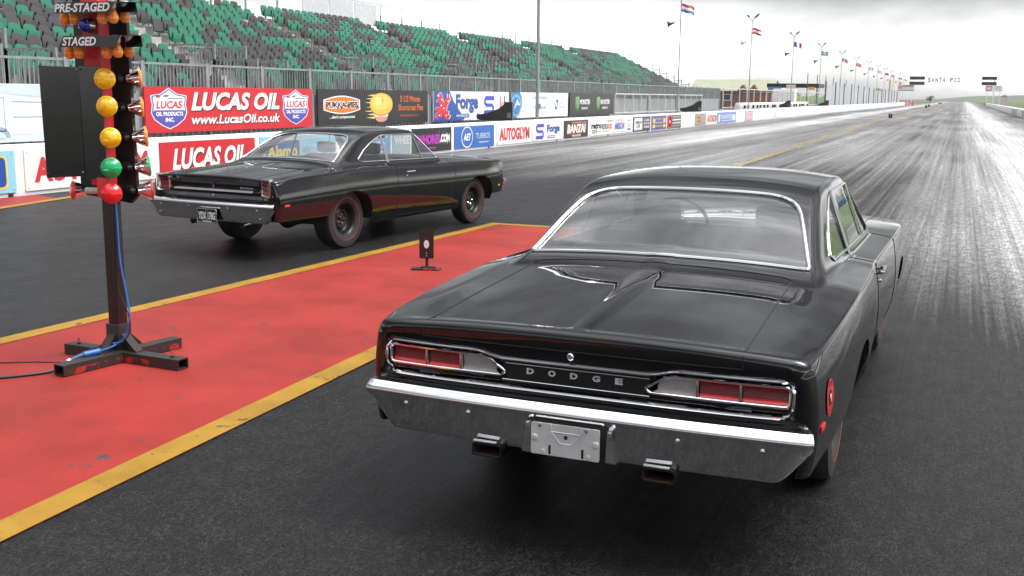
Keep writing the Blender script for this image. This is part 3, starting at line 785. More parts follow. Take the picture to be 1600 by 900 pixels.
for sx in (-1, 1):
    mb.prism([(sx*.155+.008, .552), (sx*.172+.008, .552), (sx*.195+.008, .425), (sx*.150+.008, .425)], lambda u, v, d: (u, PY+d, v), .004, .05, M['chrome_worn'])
    mb.box((sx*.168+.008, PY+.0, .535), (.016, .012, .034), M['chrome'], bev=.004)
mb.build('plate_recess', rb)
# round red sticker on the rear quarter (the insect drawn inside it is left out)
def side_art(c, sx): return lambda u, v, d: Vector((sx*(float(c.xs(u, v))+d), u, v))
ar = Art(side_art(c, 1), .0015); ar.step = .0008
mb = MB(); ar.ell(mb, -1.045, .682, .072, .072, RED, 0, 40); ar.ring(mb, -1.045, .682, .064, .064, .003, BLACK, 1, 40); ar.ell(mb, -1.045, .682, .032, .032, BLACK, 1, 30)
ar.text(mb, 'SUPER', -1.045, .733, .020, BLACK, .062, 0, .02, 2); ar.ring(mb, -1.045, .682, .050, .050, .004, BLACK, 1, 18, 205, 335)
ar.rect(mb, -1.048, .690, .020, .016, WHITE, 2); ar.rect(mb, -1.040, .674, .014, .014, (.7, .5, .05), 2)
mb.build('sticker', beeR, smooth=False, fix=False)
# ------------------------------------------------ left hand car
runR = empty('muscle_car', (PB[0], PB[1], 0), PB[2], 'glossy black hardtop coupe in the left lane with a black number plate', 'car')
c2, rb2, lidB = build_car('runner', runR)
for sx in (1, -1):
    # each lamp sits in the hollow of the tail panel and faces slightly inwards
    def ol_(k): return round_poly([(.672+k, .688+k), (.846-k, .688+k), (.846-k, .887-k), (.672+k, .887-k)], .022, 5)
    def yy_(x, o): return c2.yt+float(c2.bow(.846))+o+(.846-abs(x))*.27
    T_ = MB(); lay = [(0, .03), (0, -.012), (.014, -.018), (.018, -.012), (.026, .020)]; V_ = []
    for k, o in lay: V_ += [Vector((sx*x, yy_(x, o), z)) for x, z in ol_(k)]
    n_ = len(V_)//len(lay)
    T_.add(V_, [(k*n_+i, k*n_+(i+1) % n_, (k+1)*n_+(i+1) % n_, (k+1)*n_+i) for k in range(len(lay)-1) for i in range(n_)], M['chrome'])
    tl = T_.build('tail_light', runR, sharp=25)
    l_ = MB(); l_.add([Vector((sx*x, yy_(x, .018), z)) for x, z in ol_(.025)], [tuple(range(n_))], M['red_lens'])
    for z in (.74, .787, .834): l_.tube([Vector((sx*x, yy_(x, .016), z)) for x in (.705, .813)], .004, M['red_ledge'], 6)
    l_.build('lens', tl)
    for x in (.862,):
        s_ = MB(); s_.lathe([(.007, 0), (.006, .005), (0, .006)], M['chrome'], 8, Matrix.Translation((sx*x, c2.yt+float(c2.bow(x))+.004, .70)) @ Matrix.Rotation(PI/2, 4, 'X')); s_.build('screw', tl)
mb = MB(); mb.prism([(-.575, .728), (.575, .728), (.56, .747), (-.56, .747)], lambda u, v, d: (u, float(c2.yt)+.026+d, v), -.012, .05, M['silver']); mb.build('tail_moulding', runR)
mb = MB(); mb.lathe([(.014, 0), (.014, .006), (.008, .010), (0, .010)], M['chrome'], 16, Matrix.Translation((0, float(c2.tail(0, .68))-.002, .678)) @ Matrix.Rotation(PI/2, 4, 'X')); mb.build('boot_lock', lidB)
mb = MB(); yb_ = float(c2.tail(0, .78))-.012
mb.box((0, yb_, .80), (.012, .008, .022), ink(.03, .04, .35), bev=.002); mb.box((0, yb_, .775), (.014, .008, .018), M['chrome'], bev=.002); mb.box((0, yb_, .757), (.012, .008, .014), M['red_ledge'], bev=.002); mb.build('emblem', lidB)
ar = Art(lambda u, v, d: Vector((u, float(c2.tail(u, v))-d, v)), .004)
mb = MB(); ar.text(mb, 'Road Runner', .475, .775, .018, (.7, .7, .7), .19, .3, .01); mb.build('lettering', lidB, smooth=False, fix=False)
PY2 = c2.yt-.088; npb = MB()
npb.prism(round_poly([(-.125, .385), (.155, .385), (.155, .535), (-.125, .535)], .012, 3), lambda u, v, d: (u, PY2-d, v), -.004, .003, M['black_flat'])
ar = Art(lambda u, v, d: Vector((u, PY2-d, v)), .004)
plate = npb.build('number_plate', runR, smooth=False)
mb = MB(); ar.text(mb, 'YDX 178G', .015, .460, .088, (.80, .80, .80), .25, 0, .045); ar.text(mb, 'UK', .015, .523, .010, (.8, .8, .8), .03); ar.rect(mb, .015, .399, .13, .010, (.75, .75, .75)); mb.build('lettering', plate, smooth=False, fix=False)
mb = MB(); mb.tube([(u, PY2-.004, v) for u, v in round_poly([(-.125, .385), (.155, .385), (.155, .535), (-.125, .535)], .012, 3)], .0065, M['chrome'], 6, True); mb.build('frame', plate)
for x in (-.21, .255):
    mb = MB(); yb_ = c2.yt-.040; mb.lathe([(.030, -.01), (.030, .006), (.024, .008), (.020, -.002), (0, .001)], M['chrome'], 20, Matrix.Translation((x, yb_, .478)) @ Matrix.Rotation(PI/2, 4, 'X')); mb.lathe([(.019, .002), (.012, .007), (0, .008)], M['clear_lens'], 16, Matrix.Translation((x, yb_, .478)) @ Matrix.Rotation(PI/2, 4, 'X')); mb.build('reversing_light', rb2)
# ------------------------------------------------------------------ ground, lanes, paint
def asphalt(name, base, light, streak=1.0, rough=(.36, .62), grain=1.0):
    m, nt, b = new_mat(name)
    tc = N(nt, 'ShaderNodeTexCoord')
    def nz(vec, sc, det=5, ro=.6):
        mp = N(nt, 'ShaderNodeMapping'); mp.inputs['Scale'].default_value = vec; L(nt, tc.outputs['Object'], mp.inputs['Vector'])
        n = N(nt, 'ShaderNodeTexNoise'); n.inputs['Scale'].default_value = sc; n.inputs['Detail'].default_value = det; n.inputs['Roughness'].default_value = ro
        L(nt, mp.outputs['Vector'], n.inputs['Vector']); return n.outputs['Fac']
    fine = nz((1, .8, 1), 105, 2, .6); mid = nz((1, 1, 1), 2.2, 6, .6); big = nz((.35, .06, 1), 1.0, 4, .55)
    st = nz((8, .045, 1), 1.0, 5, .70); st2 = nz((26, .05, 1), 1.0, 4, .65); st3 = nz((1.3, .012, 1), 1.0, 4, .55)
    sp = N(nt, 'ShaderNodeSeparateXYZ'); L(nt, tc.outputs['Object'], sp.inputs[0])
    x, y = sp.outputs['X'], sp.outputs['Y']
    # worn pale band down the right lane and a fainter one in the left lane, ending before the launch pad
    def band(cx, hw):
        d_ = math_(nt, 'ABSOLUTE', math_(nt, 'SUBTRACT', x, cx)); return math_(nt, 'SUBTRACT', 1.0, math_(nt, 'DIVIDE', d_, hw), True)
    bR, bL = band(1.9, 5.0), band(-10.4, 5.2)
    def far_(y0, y1):
        far = N(nt, 'ShaderNodeMapRange'); far.inputs['From Min'].default_value = y0; far.inputs['From Max'].default_value = y1; L(nt, y, far.inputs['Value']); far.interpolation_type = 'SMOOTHSTEP'; return far.outputs[0]
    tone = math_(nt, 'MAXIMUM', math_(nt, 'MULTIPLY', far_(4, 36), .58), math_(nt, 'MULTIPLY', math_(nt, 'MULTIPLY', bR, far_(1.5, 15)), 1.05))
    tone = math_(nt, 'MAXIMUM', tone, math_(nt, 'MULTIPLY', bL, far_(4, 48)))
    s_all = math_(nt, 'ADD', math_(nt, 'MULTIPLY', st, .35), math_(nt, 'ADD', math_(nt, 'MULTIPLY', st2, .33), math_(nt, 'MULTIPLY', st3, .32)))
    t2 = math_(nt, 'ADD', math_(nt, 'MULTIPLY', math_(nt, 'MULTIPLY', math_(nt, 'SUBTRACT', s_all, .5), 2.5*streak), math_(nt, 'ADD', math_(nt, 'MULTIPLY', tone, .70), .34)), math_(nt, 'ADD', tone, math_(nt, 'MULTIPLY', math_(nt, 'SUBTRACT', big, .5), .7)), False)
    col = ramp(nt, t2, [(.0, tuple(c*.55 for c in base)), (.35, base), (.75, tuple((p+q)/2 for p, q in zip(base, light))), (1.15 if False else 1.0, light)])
    g = ramp(nt, fine, [(.40, (.45,)*3), (.50, (.95,)*3), (.60, (1.75,)*3)])
    col = mix(nt, 1.0, col, g, 'MULTIPLY')
    col = mix(nt, 1.0, col, ramp(nt, mid, [(.3, (.85,)*3), (.7, (1.12,)*3)]), 'MULTIPLY')
    xb = math_(nt, 'ABSOLUTE', math_(nt, 'SUBTRACT', x, -1.25)); xg = N(nt, 'ShaderNodeMapRange'); xg.interpolation_type = 'SMOOTHSTEP'; xg.inputs['From Min'].default_value = 2.2; xg.inputs['From Max'].default_value = 1.15; L(nt, math_(nt, 'ADD', xb, math_(nt, 'MULTIPLY', math_(nt, 'SUBTRACT', st3, .5), .9)), xg.inputs['Value'])  # near car's shadow and reflection painted into the asphalt as a darker patch
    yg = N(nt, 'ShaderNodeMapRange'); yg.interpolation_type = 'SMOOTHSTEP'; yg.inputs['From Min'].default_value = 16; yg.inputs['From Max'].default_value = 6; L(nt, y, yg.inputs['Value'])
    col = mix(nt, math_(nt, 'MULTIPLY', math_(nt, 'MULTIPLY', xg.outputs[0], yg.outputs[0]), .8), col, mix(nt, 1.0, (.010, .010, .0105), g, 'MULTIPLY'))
    mott = nz((1, .55, 1), 11, 4, .65); col = mix(nt, 1.0, col, ramp(nt, mott, [(.40, (.70,)*3), (.60, (1.28,)*3)]), 'MULTIPLY')
    # dark rubber crumbs and pock marks
    sp2 = nz((1, .7, 1), 48, 3, .6); col = mix(nt, 1.0, col, ramp(nt, sp2, [(.40, (.55,)*3), (.5, (1.0,)*3), (.60, (1.5,)*3)]), 'MULTIPLY')
    cr = nz((1, .6, 1), 34, 2, .5)
    col = mix(nt, math_(nt, 'MULTIPLY', math_(nt, 'GREATER_THAN', cr, .600), .72), col, (.008, .008, .008))
    L(nt, col, b.inputs['Base Color'])
    r_ = N(nt, 'ShaderNodeMapRange'); r_.inputs['From Min'].default_value = .3; r_.inputs['From Max'].default_value = .75; r_.inputs['To Min'].default_value = rough[0]; r_.inputs['To Max'].default_value = rough[1]
    L(nt, math_(nt, 'ADD', math_(nt, 'MULTIPLY', st2, .5), math_(nt, 'MULTIPLY', mid, .5)), r_.inputs['Value']); L(nt, r_.outputs[0], b.inputs['Roughness'])
    b.inputs['Specular IOR Level'].default_value = .22
    bump(nt, b, math_(nt, 'ADD', fine, math_(nt, 'MULTIPLY', mid, .6)), .45*grain, .008)
    return m
def sheet(name, pts, mat, z=0, kind='structure'):
    mb = MB(); mb.add([(x, y, z) for x, y in pts], [tuple(range(len(pts)))], mat); o = mb.build(name, smooth=False, fix=False)
    for p in o.data.polygons:
        if p.normal.z < 0: o.data.flip_normals(); break
    return tag(o, kind=kind)
m, nt, b = new_mat('grass_field'); f = noise(nt, .15, 6, .65); f2 = noise(nt, 3, 5, .7)
L(nt, mix(nt, 1, ramp(nt, f, [(.35, (.045, .075, .018)), (.65, (.085, .12, .035))]), ramp(nt, f2, [(.3, (.7,)*3), (.7, (1.2,)*3)]), 'MULTIPLY'), b.inputs['Base Color']); b.inputs['Roughness'].default_value = .9
M['grass'] = m
sheet('ground', [(-900, -40), (900, -40), (900, 3800), (-900, 3800)], M['grass'], -.02)
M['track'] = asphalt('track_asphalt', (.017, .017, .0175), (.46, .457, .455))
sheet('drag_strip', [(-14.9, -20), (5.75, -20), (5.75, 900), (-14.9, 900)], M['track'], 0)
M['apron'] = asphalt('apron_concrete', (.11, .11, .11), (.26, .26, .26), .4)
sheet('service_road', [(-60, -20), (-15.0, -20), (-15.0, 420), (-60, 420)], M['apron'], -.008)
# painted island between the lanes
def painted(name, col, dirt, sc=1.0, worn=.695):
    m, nt, b = new_mat(name)
    f = noise(nt, 1.3*sc, 6, .65); f2 = noise(nt, 14, 4, .7); f3 = noise(nt, 150, 3, .7); cr = noise(nt, 2.3, 8, .75, vec=(1, .5, 1)); f5 = noise(nt, 3.5, 5, .65)
    c1 = ramp(nt, f, [(.36, tuple(c*.82 for c in col)), (.5, col), (.64, tuple(min(1, c*1.15) for c in col))])
    c1 = mix(nt, 1, c1, ramp(nt, f3, [(.3, (.82,)*3), (.7, (1.12,)*3)]), 'MULTIPLY')
    c1 = mix(nt, math_(nt, 'MULTIPLY', ramp(nt, f2, [(.60, (0, 0, 0)), (.78, (1, 1, 1))]), .30), c1, dirt)
    c1 = mix(nt, ramp(nt, math_(nt, 'ADD', math_(nt, 'MULTIPLY', f5, .6), math_(nt, 'MULTIPLY', f2, .4)), [(worn-.09, (0, 0, 0)), (worn-.05, (1, 1, 1))]), c1, (.05, .045, .045))
    # hairline cracks where the noise crosses its mean
    k = math_(nt, 'ABSOLUTE', math_(nt, 'SUBTRACT', cr, .5)); k2 = math_(nt, 'LESS_THAN', k, .0035)
    gate = math_(nt, 'GREATER_THAN', noise(nt, .8, 3, .5), .54)
    c1 = mix(nt, math_(nt, 'MULTIPLY', math_(nt, 'MULTIPLY', k2, gate), .7), c1, (.05, .012, .012))
    L(nt, c1, b.inputs['Base Color'])
    L(nt, math_(nt, 'MULTIPLY_ADD', f, .3), b.inputs['Roughness']); b.inputs['Roughness'].links[0].from_node.inputs[2].default_value = .44; b.inputs['Specular IOR Level'].default_value = .25
    bump(nt, b, math_(nt, 'ADD', f3, math_(nt, 'MULTIPLY', f2, .5)), .25, .005)
    return m
M['red_ground'] = painted('red_track_paint', (.25, .021, .016), (.13, .028, .024))
M['yellow_ground'] = painted('yellow_track_paint', (.27, .150, .016), (.10, .07, .03), 2, .70)
xl = lambda y: -6.40+(y-5.5)*.042; xr = lambda y: -3.45-(y-3)*.045
yE = 13.78
sheet('painted_island', [(xl(-6), -6), (xr(-6), -6), (xr(yE), yE), (xl(yE), yE)], M['red_ground'], .004)
yw = .17
sheet('yellow_line', [(xl(-6), -6), (xl(-6)+yw, -6), (xl(yE)+yw, yE), (xl(yE), yE)], M['yellow_ground'], .008)
sheet('yellow_line', [(xr(-6)-yw, -6), (xr(-6), -6), (xr(yE), yE), (xr(yE)-yw, yE)], M['yellow_ground'], .008)
sheet('yellow_line', [(xl(yE)+yw, yE-yw), (xr(yE)-yw, yE-yw), (xr(yE)-yw, yE), (xl(yE)+yw, yE)], M['yellow_ground'], .008)
M['faded_yellow'] = painted('faded_yellow_paint', (.40, .31, .15), (.2, .18, .14), 2, .60)
for dx in (-.11, .11):
    P_ = [(-5.40, 22), (-5.62, 40), (-5.95, 60), (-6.55, 118), (-7.3, 240), (-8.6, 600)]
    for (xa, y0), (xb, y1) in zip(P_[:-1], P_[1:]):
        sheet('centre_line', [(xa+dx-.045, y0), (xa+dx+.045, y0), (xb+dx+.045, y1), (xb+dx-.045, y1)], M['faded_yellow'], .006)
sheet('painted_verge', [(-14.82, 5), (-12.2, 5), (-14.0, 13.55), (-14.82, 13.9)], M['red_ground'], .004)
sheet('yellow_line', [(-12.2, 5), (-12.0, 5), (-13.95, 14.2), (-14.1, 14.0), (-14.0, 13.55)], M['yellow_ground'], .008)
# far hills
def hill(name, x0, x1, y, h, seed, col, depth=250):
    rr = random.Random(seed); n = 60; ph = [rr.uniform(0, 6.28) for _ in range(6)]
    m, nt, b = new_mat(name+'_cover'); f = noise(nt, .03, 7, .7); L(nt, ramp(nt, f, [(.3, tuple(c*.6 for c in col)), (.7, tuple(c*1.3 for c in col))]), b.inputs['Base Color']); b.inputs['Roughness'].default_value = 1
    rows = []
    for j in range(9):
        t = j/8; row = []
        for i in range(n+1):
            u = i/n; e = min(1, min(u, 1-u)*5)
            z = h*(.6+.18*math.sin(u*7+ph[0])+.12*math.sin(u*17+ph[1])+.07*math.sin(u*41+ph[2])+.05*math.sin(u*83+ph[3]))*math.sin(t*PI/2)*(e*e*(3-2*e))
            row.append(Vector((x0+(x1-x0)*u, y+depth*t, z-.5)))
        rows.append(row)
    mb = MB(); mb.grid(rows, m); return tag(mb.build(name, sharp=80), kind='structure')
hill('hills', -120, 900, 1500, 13, 3, (.055, .085, .045)); hill('hills', 60, 900, 900, 9, 5, (.05, .08, .035), 150); hill('grass_bank', -60, -17, 330, 6.2, 8, (.075, .13, .03), 40)
hill('grass_bank', 40, 260, 420, 2.6, 9, (.075, .12, .03), 40)
# ------------------------------------------------------------------ start light tree on the island
TX, TY = -5.17, 5.47
tr = empty('start_light_tree', (TX, TY, 0), 0, 'drag race starting light pole with PRE-STAGED and STAGED visors on the red island', 'starting lights')
steel = plain('brown_black_steel', (.022, .015, .013), .45, .2, .5, 12)
def scuff():
    m, nt, b = new_mat('scuffed_black_steel'); f = noise(nt, 9, 5, .65); f2 = noise(nt, 40, 3)
    c1 = ramp(nt, f, [(.55, (.022, .018, .017)), (.62, (.33, .02, .018))]); tc = N(nt, 'ShaderNodeTexCoord'); sp = N(nt, 'ShaderNodeSeparateXYZ'); L(nt, tc.outputs['Object'], sp.inputs[0])
    low = math_(nt, 'LESS_THAN', sp.outputs['Z'], .05)
    L(nt, mix(nt, low, (.022, .019, .018), c1), b.inputs['Base Color']); b.inputs['Roughness'].default_value = .5; return m
SCF = scuff()
mb = MB(); mb.box((0, 0, .62), (.085, .085, 1.1), steel, bev=.006); mb.build('pole', tr)
mb = MB(); mb.box((0, 0, .155), (.115, .115, .20), SCF, bev=.006); mb.build('pole_sleeve', tr)
cx0, cy0 = .06, -.03
for d, l0, l1 in ((Vector((.15, .99, 0)).normalized(), -.50, .46), (Vector((1, -.045, 0)).normalized(), -.50, .52)):
    mb = MB(); side = Vector((-d.y, d.x, 0)); hw, hh, t = .048, .035, .006
    C0 = Vector((cx0, cy0, .042))
    def R4(s_, w_, h_): return [C0+d*s_+side*a_*w_+Vector((0, 0, b_*h_)) for a_, b_ in ((-1, -1), (1, -1), (1, 1), (-1, 1))]
    zz_ = 0 if abs(d.x) > .5 else .003
    C0.z += zz_
    o0, o1, i1, i0 = R4(l0, hw, hh), R4(l1, hw, hh), R4(l1, hw-t, hh-t), R4(l0, hw-t, hh-t)
    mb.add(o0+o1+i1+i0, [(a_+k, a_+(k+1) % 4, (a_+4+(k+1) % 4) % 16, (a_+4+k) % 16) for a_ in (0, 4, 8, 12) for k in range(4)], SCF); arm = mb.build('foot_beam', tr, smooth=False)
    for s_ in ((l0+.09, l1-.09) if abs(d.x) > .5 else ()):
        bl = MB(); p = C0+d*s_+Vector((0, 0, hh)); bl.cyl(p, p+Vector((0, 0, .045)), .007, M['chrome_worn'], 8); bl.lathe([(.014, 0), (.014, .010), (0, .010)], M['black_flat'], 6, Matrix.Translation(p)); bl.build('anchor_bolt', arm)
for d in (Vector((.15, .99, 0)), Vector((-.15, -.99, 0)), Vector((1, -.04, 0)), Vector((-1, .04, 0))):
    d = d.normalized(); s_ = Vector((-d.y, d.x, 0)); mb = MB()
    for o in (-.030, .030):
        q = [d*.055+Vector((0, 0, .19)), d*.055+Vector((0, 0, .08)), d*.17+Vector((cx0*.6, cy0*.6, .08)), d*.15+Vector((cx0*.4, cy0*.4, .095))]
        mb.add([p+s_*(o-.004) for p in q]+[p+s_*(o+.004) for p in q], [(3, 2, 1, 0), (4, 5, 6, 7), (0, 1, 5, 4), (1, 2, 6, 5), (2, 3, 7, 6), (3, 0, 4, 7)], steel)
    mb.add([d*.056+s_*.03+Vector((0, 0, .19)), d*.056-s_*.03+Vector((0, 0, .19)), d*.16-s_*.03+Vector((cx0*.5, cy0*.5, .082)), d*.16+s_*.03+Vector((cx0*.5, cy0*.5, .082))], [(0, 1, 2, 3)], steel)
    mb.build('gusset', tr, smooth=False)
# positions below were read on the plane y = 5.511 and are carried to each part's own depth
def at(X, y, z):
    r = (TY+y)/5.511; return Vector((X*r-TX, y, 1.8034+(z-1.8034)*r))
BK = plain('matt_black_board', (.008, .008, .009), .38, 0, .3, 4)
mb = MB(); pol = [(-5.465, 1.17), (-5.42, 1.11), (-5.04, 1.07), (-4.985, 1.12), (-5.0, 2.45), (-5.44, 2.45)]
mb.prism(pol, lambda u, v, d: at(u, .10, v)+Vector((0, d, 0)), 0, .025, BK); mb.build('backboard', tr, smooth=False)
mb = MB(); pa, pb = at(-5.372, -.06, 2.40), at(-5.232, -.06, 1.18); mb.box(((pa.x+pb.x)/2, -.015, (pa.z+pb.z)/2), (pb.x-pa.x, .09, pa.z-pb.z), M['red_paint'], bev=.004); mb.build('red_column', tr)
mb = MB(); pa, pb = at(-5.315, -.10, 1.23), at(-5.21, -.10, 1.10); mb.box(((pa.x+pb.x)/2, -.10, (pa.z+pb.z)/2), (pb.x-pa.x, .02, pa.z-pb.z), M['red_paint'], bev=.003); mb.build('red_plate', tr)
# glossy shield that keeps the other lane from seeing the bulbs
GB = plain('gloss_black_shield', (.007, .007, .008), .16, 0, .5, 14, .4)
mb = MB()
for (a_, b_) in (((-5.775, -.10), (-5.425, -.08)), ((-5.425, -.08), (-5.235, -.085))):
    n_ = Vector((0, .004, 0)); q = [at(a_[0], a_[1], 1.965), at(b_[0], b_[1], 1.955), at(b_[0]-.0, b_[1], 1.235), at(a_[0]+.01, a_[1], 1.21)]
    mb.add(q+[p+n_ for p in q], [(0, 3, 2, 1), (4, 5, 6, 7), (0, 1, 5, 4), (1, 2, 6, 5), (2, 3, 7, 6), (3, 0, 4, 7)], GB)
for X_, Z_ in ((-5.76, 1.94), (-5.44, 1.94), (-5.44, 1.26), (-5.75, 1.24), (-5.26, 1.93), (-5.26, 1.26)): p = at(X_, -.095, Z_); mb.lathe([(.007, 0), (.006, .004), (0, .005)], M['chrome_worn'], 8, Matrix.Translation(p) @ Matrix.Rotation(PI/2, 4, 'X'))
mb.build('shield', tr, smooth=False)
def par_lamp(pos, dirv, lens, r=.066, bul=.034):
    q = Vector(dirv).normalized().to_track_quat('Z', 'Y').to_matrix().to_4x4(); mt = Matrix.Translation(pos) @ q
    b_ = MB(); b_.lathe([(.022, -.085), (.026, -.074), (.038, -.058), (.050, -.038), (r-.006, -.010), (r, 0), (r+.001, .006), (r-.005, .009)], M['chrome'], 28, mt, False); b_.lathe([(.018, -.13), (.018, -.10), (0, -.10)], M['black_flat'], 14, mt)
    o = b_.build('lamp', tr); l_ = MB(); l_.lathe([(r+.001, -.004), (r+.001, .006), (r-.006, .010), (r*.7, .010+bul*.55), (r*.35, .010+bul*.9), (0, .010+bul)], M[lens], 28, mt, False)
    if lens != 'red_lamp':
        for rr_ in (.62, .80): l_.lathe([(r*rr_+.002, .008+bul*.6*(1-(rr_-.6)*2)), (r*rr_, .012+bul*.6*(1-(rr_-.6)*2)), (r*rr_-.002, .008+bul*.6*(1-(rr_-.6)*2))], M[lens], 24, mt, False)
    l_.build('lens', o); return o
for X, z, ln in ((-5.203, 1.88, 'yellow_lens'), (-5.198, 1.702, 'yellow_lens'), (-5.183, 1.497, 'yellow_lens'), (-5.192, 1.299, 'green_lens'), (-5.20, 1.128, 'red_lamp')):
    par_lamp(at(X, -.10, z), (.50, -1, .06), ln)
for X, z, ln in ((-4.915, 1.885, 'orange_bulb'), (-4.91, 1.701, 'orange_bulb'), (-4.89, 1.514, 'orange_bulb'), (-4.88, 1.321, 'green_lens'), (-4.865, 1.171, 'red_lamp')):
    p = at(X, .16, z); par_lamp(p, (.76, .70, .08), ln, .068, .004)
    mb = MB(); mb.box(p-Vector((.12, .05, 0)), (.05, .05, .05), M['black_flat'], bev=.006); mb.build('lamp_bracket', tr)
p = at(-5.535, -.03, 1.135); par_lamp(p, (-.58, -.82, .04), 'red_lamp', .062, .012); mb = MB(); mb.cyl(p+Vector((.09, .03, 0)), p+Vector((.21, .02, .005)), .022, M['alu'], 12); mb.build('lamp_bracket', tr)
# visors and hanging bulbs
for zt_, zb_, txt, wtx, x0, x1, tcx in ((2.372, 2.302, 'PRE-STAGED', .47, -5.615, -5.105, -5.36), (2.158, 2.085, 'STAGED', .29, -5.585, -5.075, -5.40)):
    mb = MB(); f0 = -.20
    q = [at(x0+.05, f0, zt_), at(x1+.02, f0, zt_), at(x1-.03, f0, zb_), at(x0+.0, f0, zb_)]
    bkk = [q[0]+Vector((.0, .28, .012)), q[1]+Vector((.0, .28, .012))]; thk = Vector((0, .004, 0))
    mb.add(q+bkk+[p+thk for p in q], [(0, 3, 2, 1), (0, 1, 5, 4), (6, 7, 8, 9), (3, 9, 8, 2), (1, 2, 8, 7), (0, 6, 9, 3)], plain('grey_visor', (.045, .046, .05), .4))
    v_ = mb.build('visor', tr, smooth=False)
    ar = Art(lambda u, v, d, f0=f0: at(u, f0, v)+Vector((0, -d, 0)), .003)
    t_ = MB(); ar.text(t_, txt, tcx, (zt_+zb_)/2, .056, WHITE, wtx, .25, .03); t_.build('lettering', v_, smooth=False, fix=False)
    mb = MB(); q = [at(x1+.03, .0, zt_+.0), at(x1+.13, .0, zt_-.005), at(x1+.215, .0, zb_-.005), at(x1+.10, .0, zb_-.005)]; q = [p+Vector((0, k_, 0)) for p, k_ in zip(q, (.04, .06, -.02, -.04))]
    mb.add(q+[p+Vector((0, .004, .005)) for p in q], [(0, 3, 2, 1), (4, 5, 6, 7), (0, 1, 5, 4), (1, 2, 6, 5), (2, 3, 7, 6), (3, 0, 4, 7)], BK); mb.build('visor', tr, smooth=False)
    off_ = .0 if zt_ > 2.2 else .022
    for X_, y_, sock in ((-5.515, -.13, 0), (-5.43, -.13, 0), (-5.195, -.13, 0), (-5.105, -.12, 1), (-5.01, .02, 1)):
        p = at(X_+off_, y_, zb_-.035+(.006 if sock else 0))
        b_ = MB(); b_.lathe([(.0, -.042), (.018, -.039), (.030, -.024), (.034, -.006), (.030, .014), (.021, .036), (.015, .050), (.014, .060)], M['orange_bulb'], 22, Matrix.Translation(p)); b_ = b_.build('bulb', tr)
        s_ = MB(); s_.lathe([(.016, .052), (.020, .056), (.020, .086), (.027, .088), (.027, .098), (0, .098)], M['white'], 16, Matrix.Translation(p)); s_.build('socket', b_)
par_lamp(at(-5.345, -.13, 2.225), (-.1, -1, .0), 'blue_lens', .042)
# cables
gzz = lambda pts: [Vector(p) for p in pts]
def smooth_path(pts, n=8):
    P = [Vector(p) for p in pts]; out = []
    for i in range(len(P)-1):
        p0 = P[max(0, i-1)]; p1 = P[i]; p2 = P[i+1]; p3 = P[min(len(P)-1, i+2)]
        for k in range(n):
            t = k/n; out.append(.5*((2*p1)+(p2-p0)*t+(2*p0-5*p1+4*p2-p3)*t*t+(3*p1-p0-3*p2+p3)*t**3))
    out.append(P[-1]); return out
mb = MB(); mb.tube(smooth_path([(TX+.05, TY-.02, 1.12), (TX+.06, TY-.02, .95), (TX+.075, TY-.03, .70), (TX+.12, TY-.04, .48), (TX+.15, TY-.05, .33), (TX+.13, TY-.06, .22), (TX+.085, TY-.075, .15), (TX+.03, TY-.09, .135), (TX-.062, TY-.05, .14), (TX-.066, TY+.03, .15), (TX, TY+.066, .155), (TX+.066, TY+.02, .15), (TX+.068, TY-.05, .14), (TX+.03, TY-.14, .11), (TX-.0, TY-.20, .10)]), .0065, M['cable_blue'], 8)
mb.cyl((TX+.005, TY-.19, .10), (TX-.035, TY-.29, .094), .020, M['cable_blue'], 14); mb.cyl((TX-.035, TY-.29, .094), (TX-.07, TY-.37, .07), .017, plain('dark_blue_plug', (.012, .05, .12), .4), 14); mb.cyl((TX-.07, TY-.37, .07), (TX-.078, TY-.39, .062), .018, M['alu'], 12)
tag(mb.build('power_cable'), 'blue cable with plug looped round the foot of the start light pole', 'cable')
mb = MB(); mb.tube(smooth_path([(TX-.076, TY-.385, .062), (TX-.11, TY-.46, .022), (TX-.20, TY-.60, .014), (TX-.36, TY-.78, .014), (TX-.55, TY-.95, .014), (-6.1, 4.25, .014), (-6.9, 3.75, .014)]), .010, M['cable_black'], 8)
tag(mb.build('power_cable'), 'thick black cable running left across the red island from the blue plug', 'cable')
mb = MB(); mb.tube(smooth_path([(TX+.044, TY-.03, 1.1), (TX+.050, TY-.03, .8), (TX+.052, TY-.04, .52), (TX+.13, TY-.05, .36), (TX+.155, TY-.06, .24), (TX+.09, TY-.07, .14), (TX-.05, TY-.08, .13), (TX-.10, TY-.07, .10), (TX-.12, TY-.16, .085), (TX-.20, TY-.22, .012), (TX-.45, TY-.33, .010), (TX-.8, TY-.52, .010), (-6.6, 4.75, .010)]), .0042, M['cable_black'], 6)
tag(mb.build('power_cable'), 'thin black wire trailing from the pole over its foot to the left', 'cable')
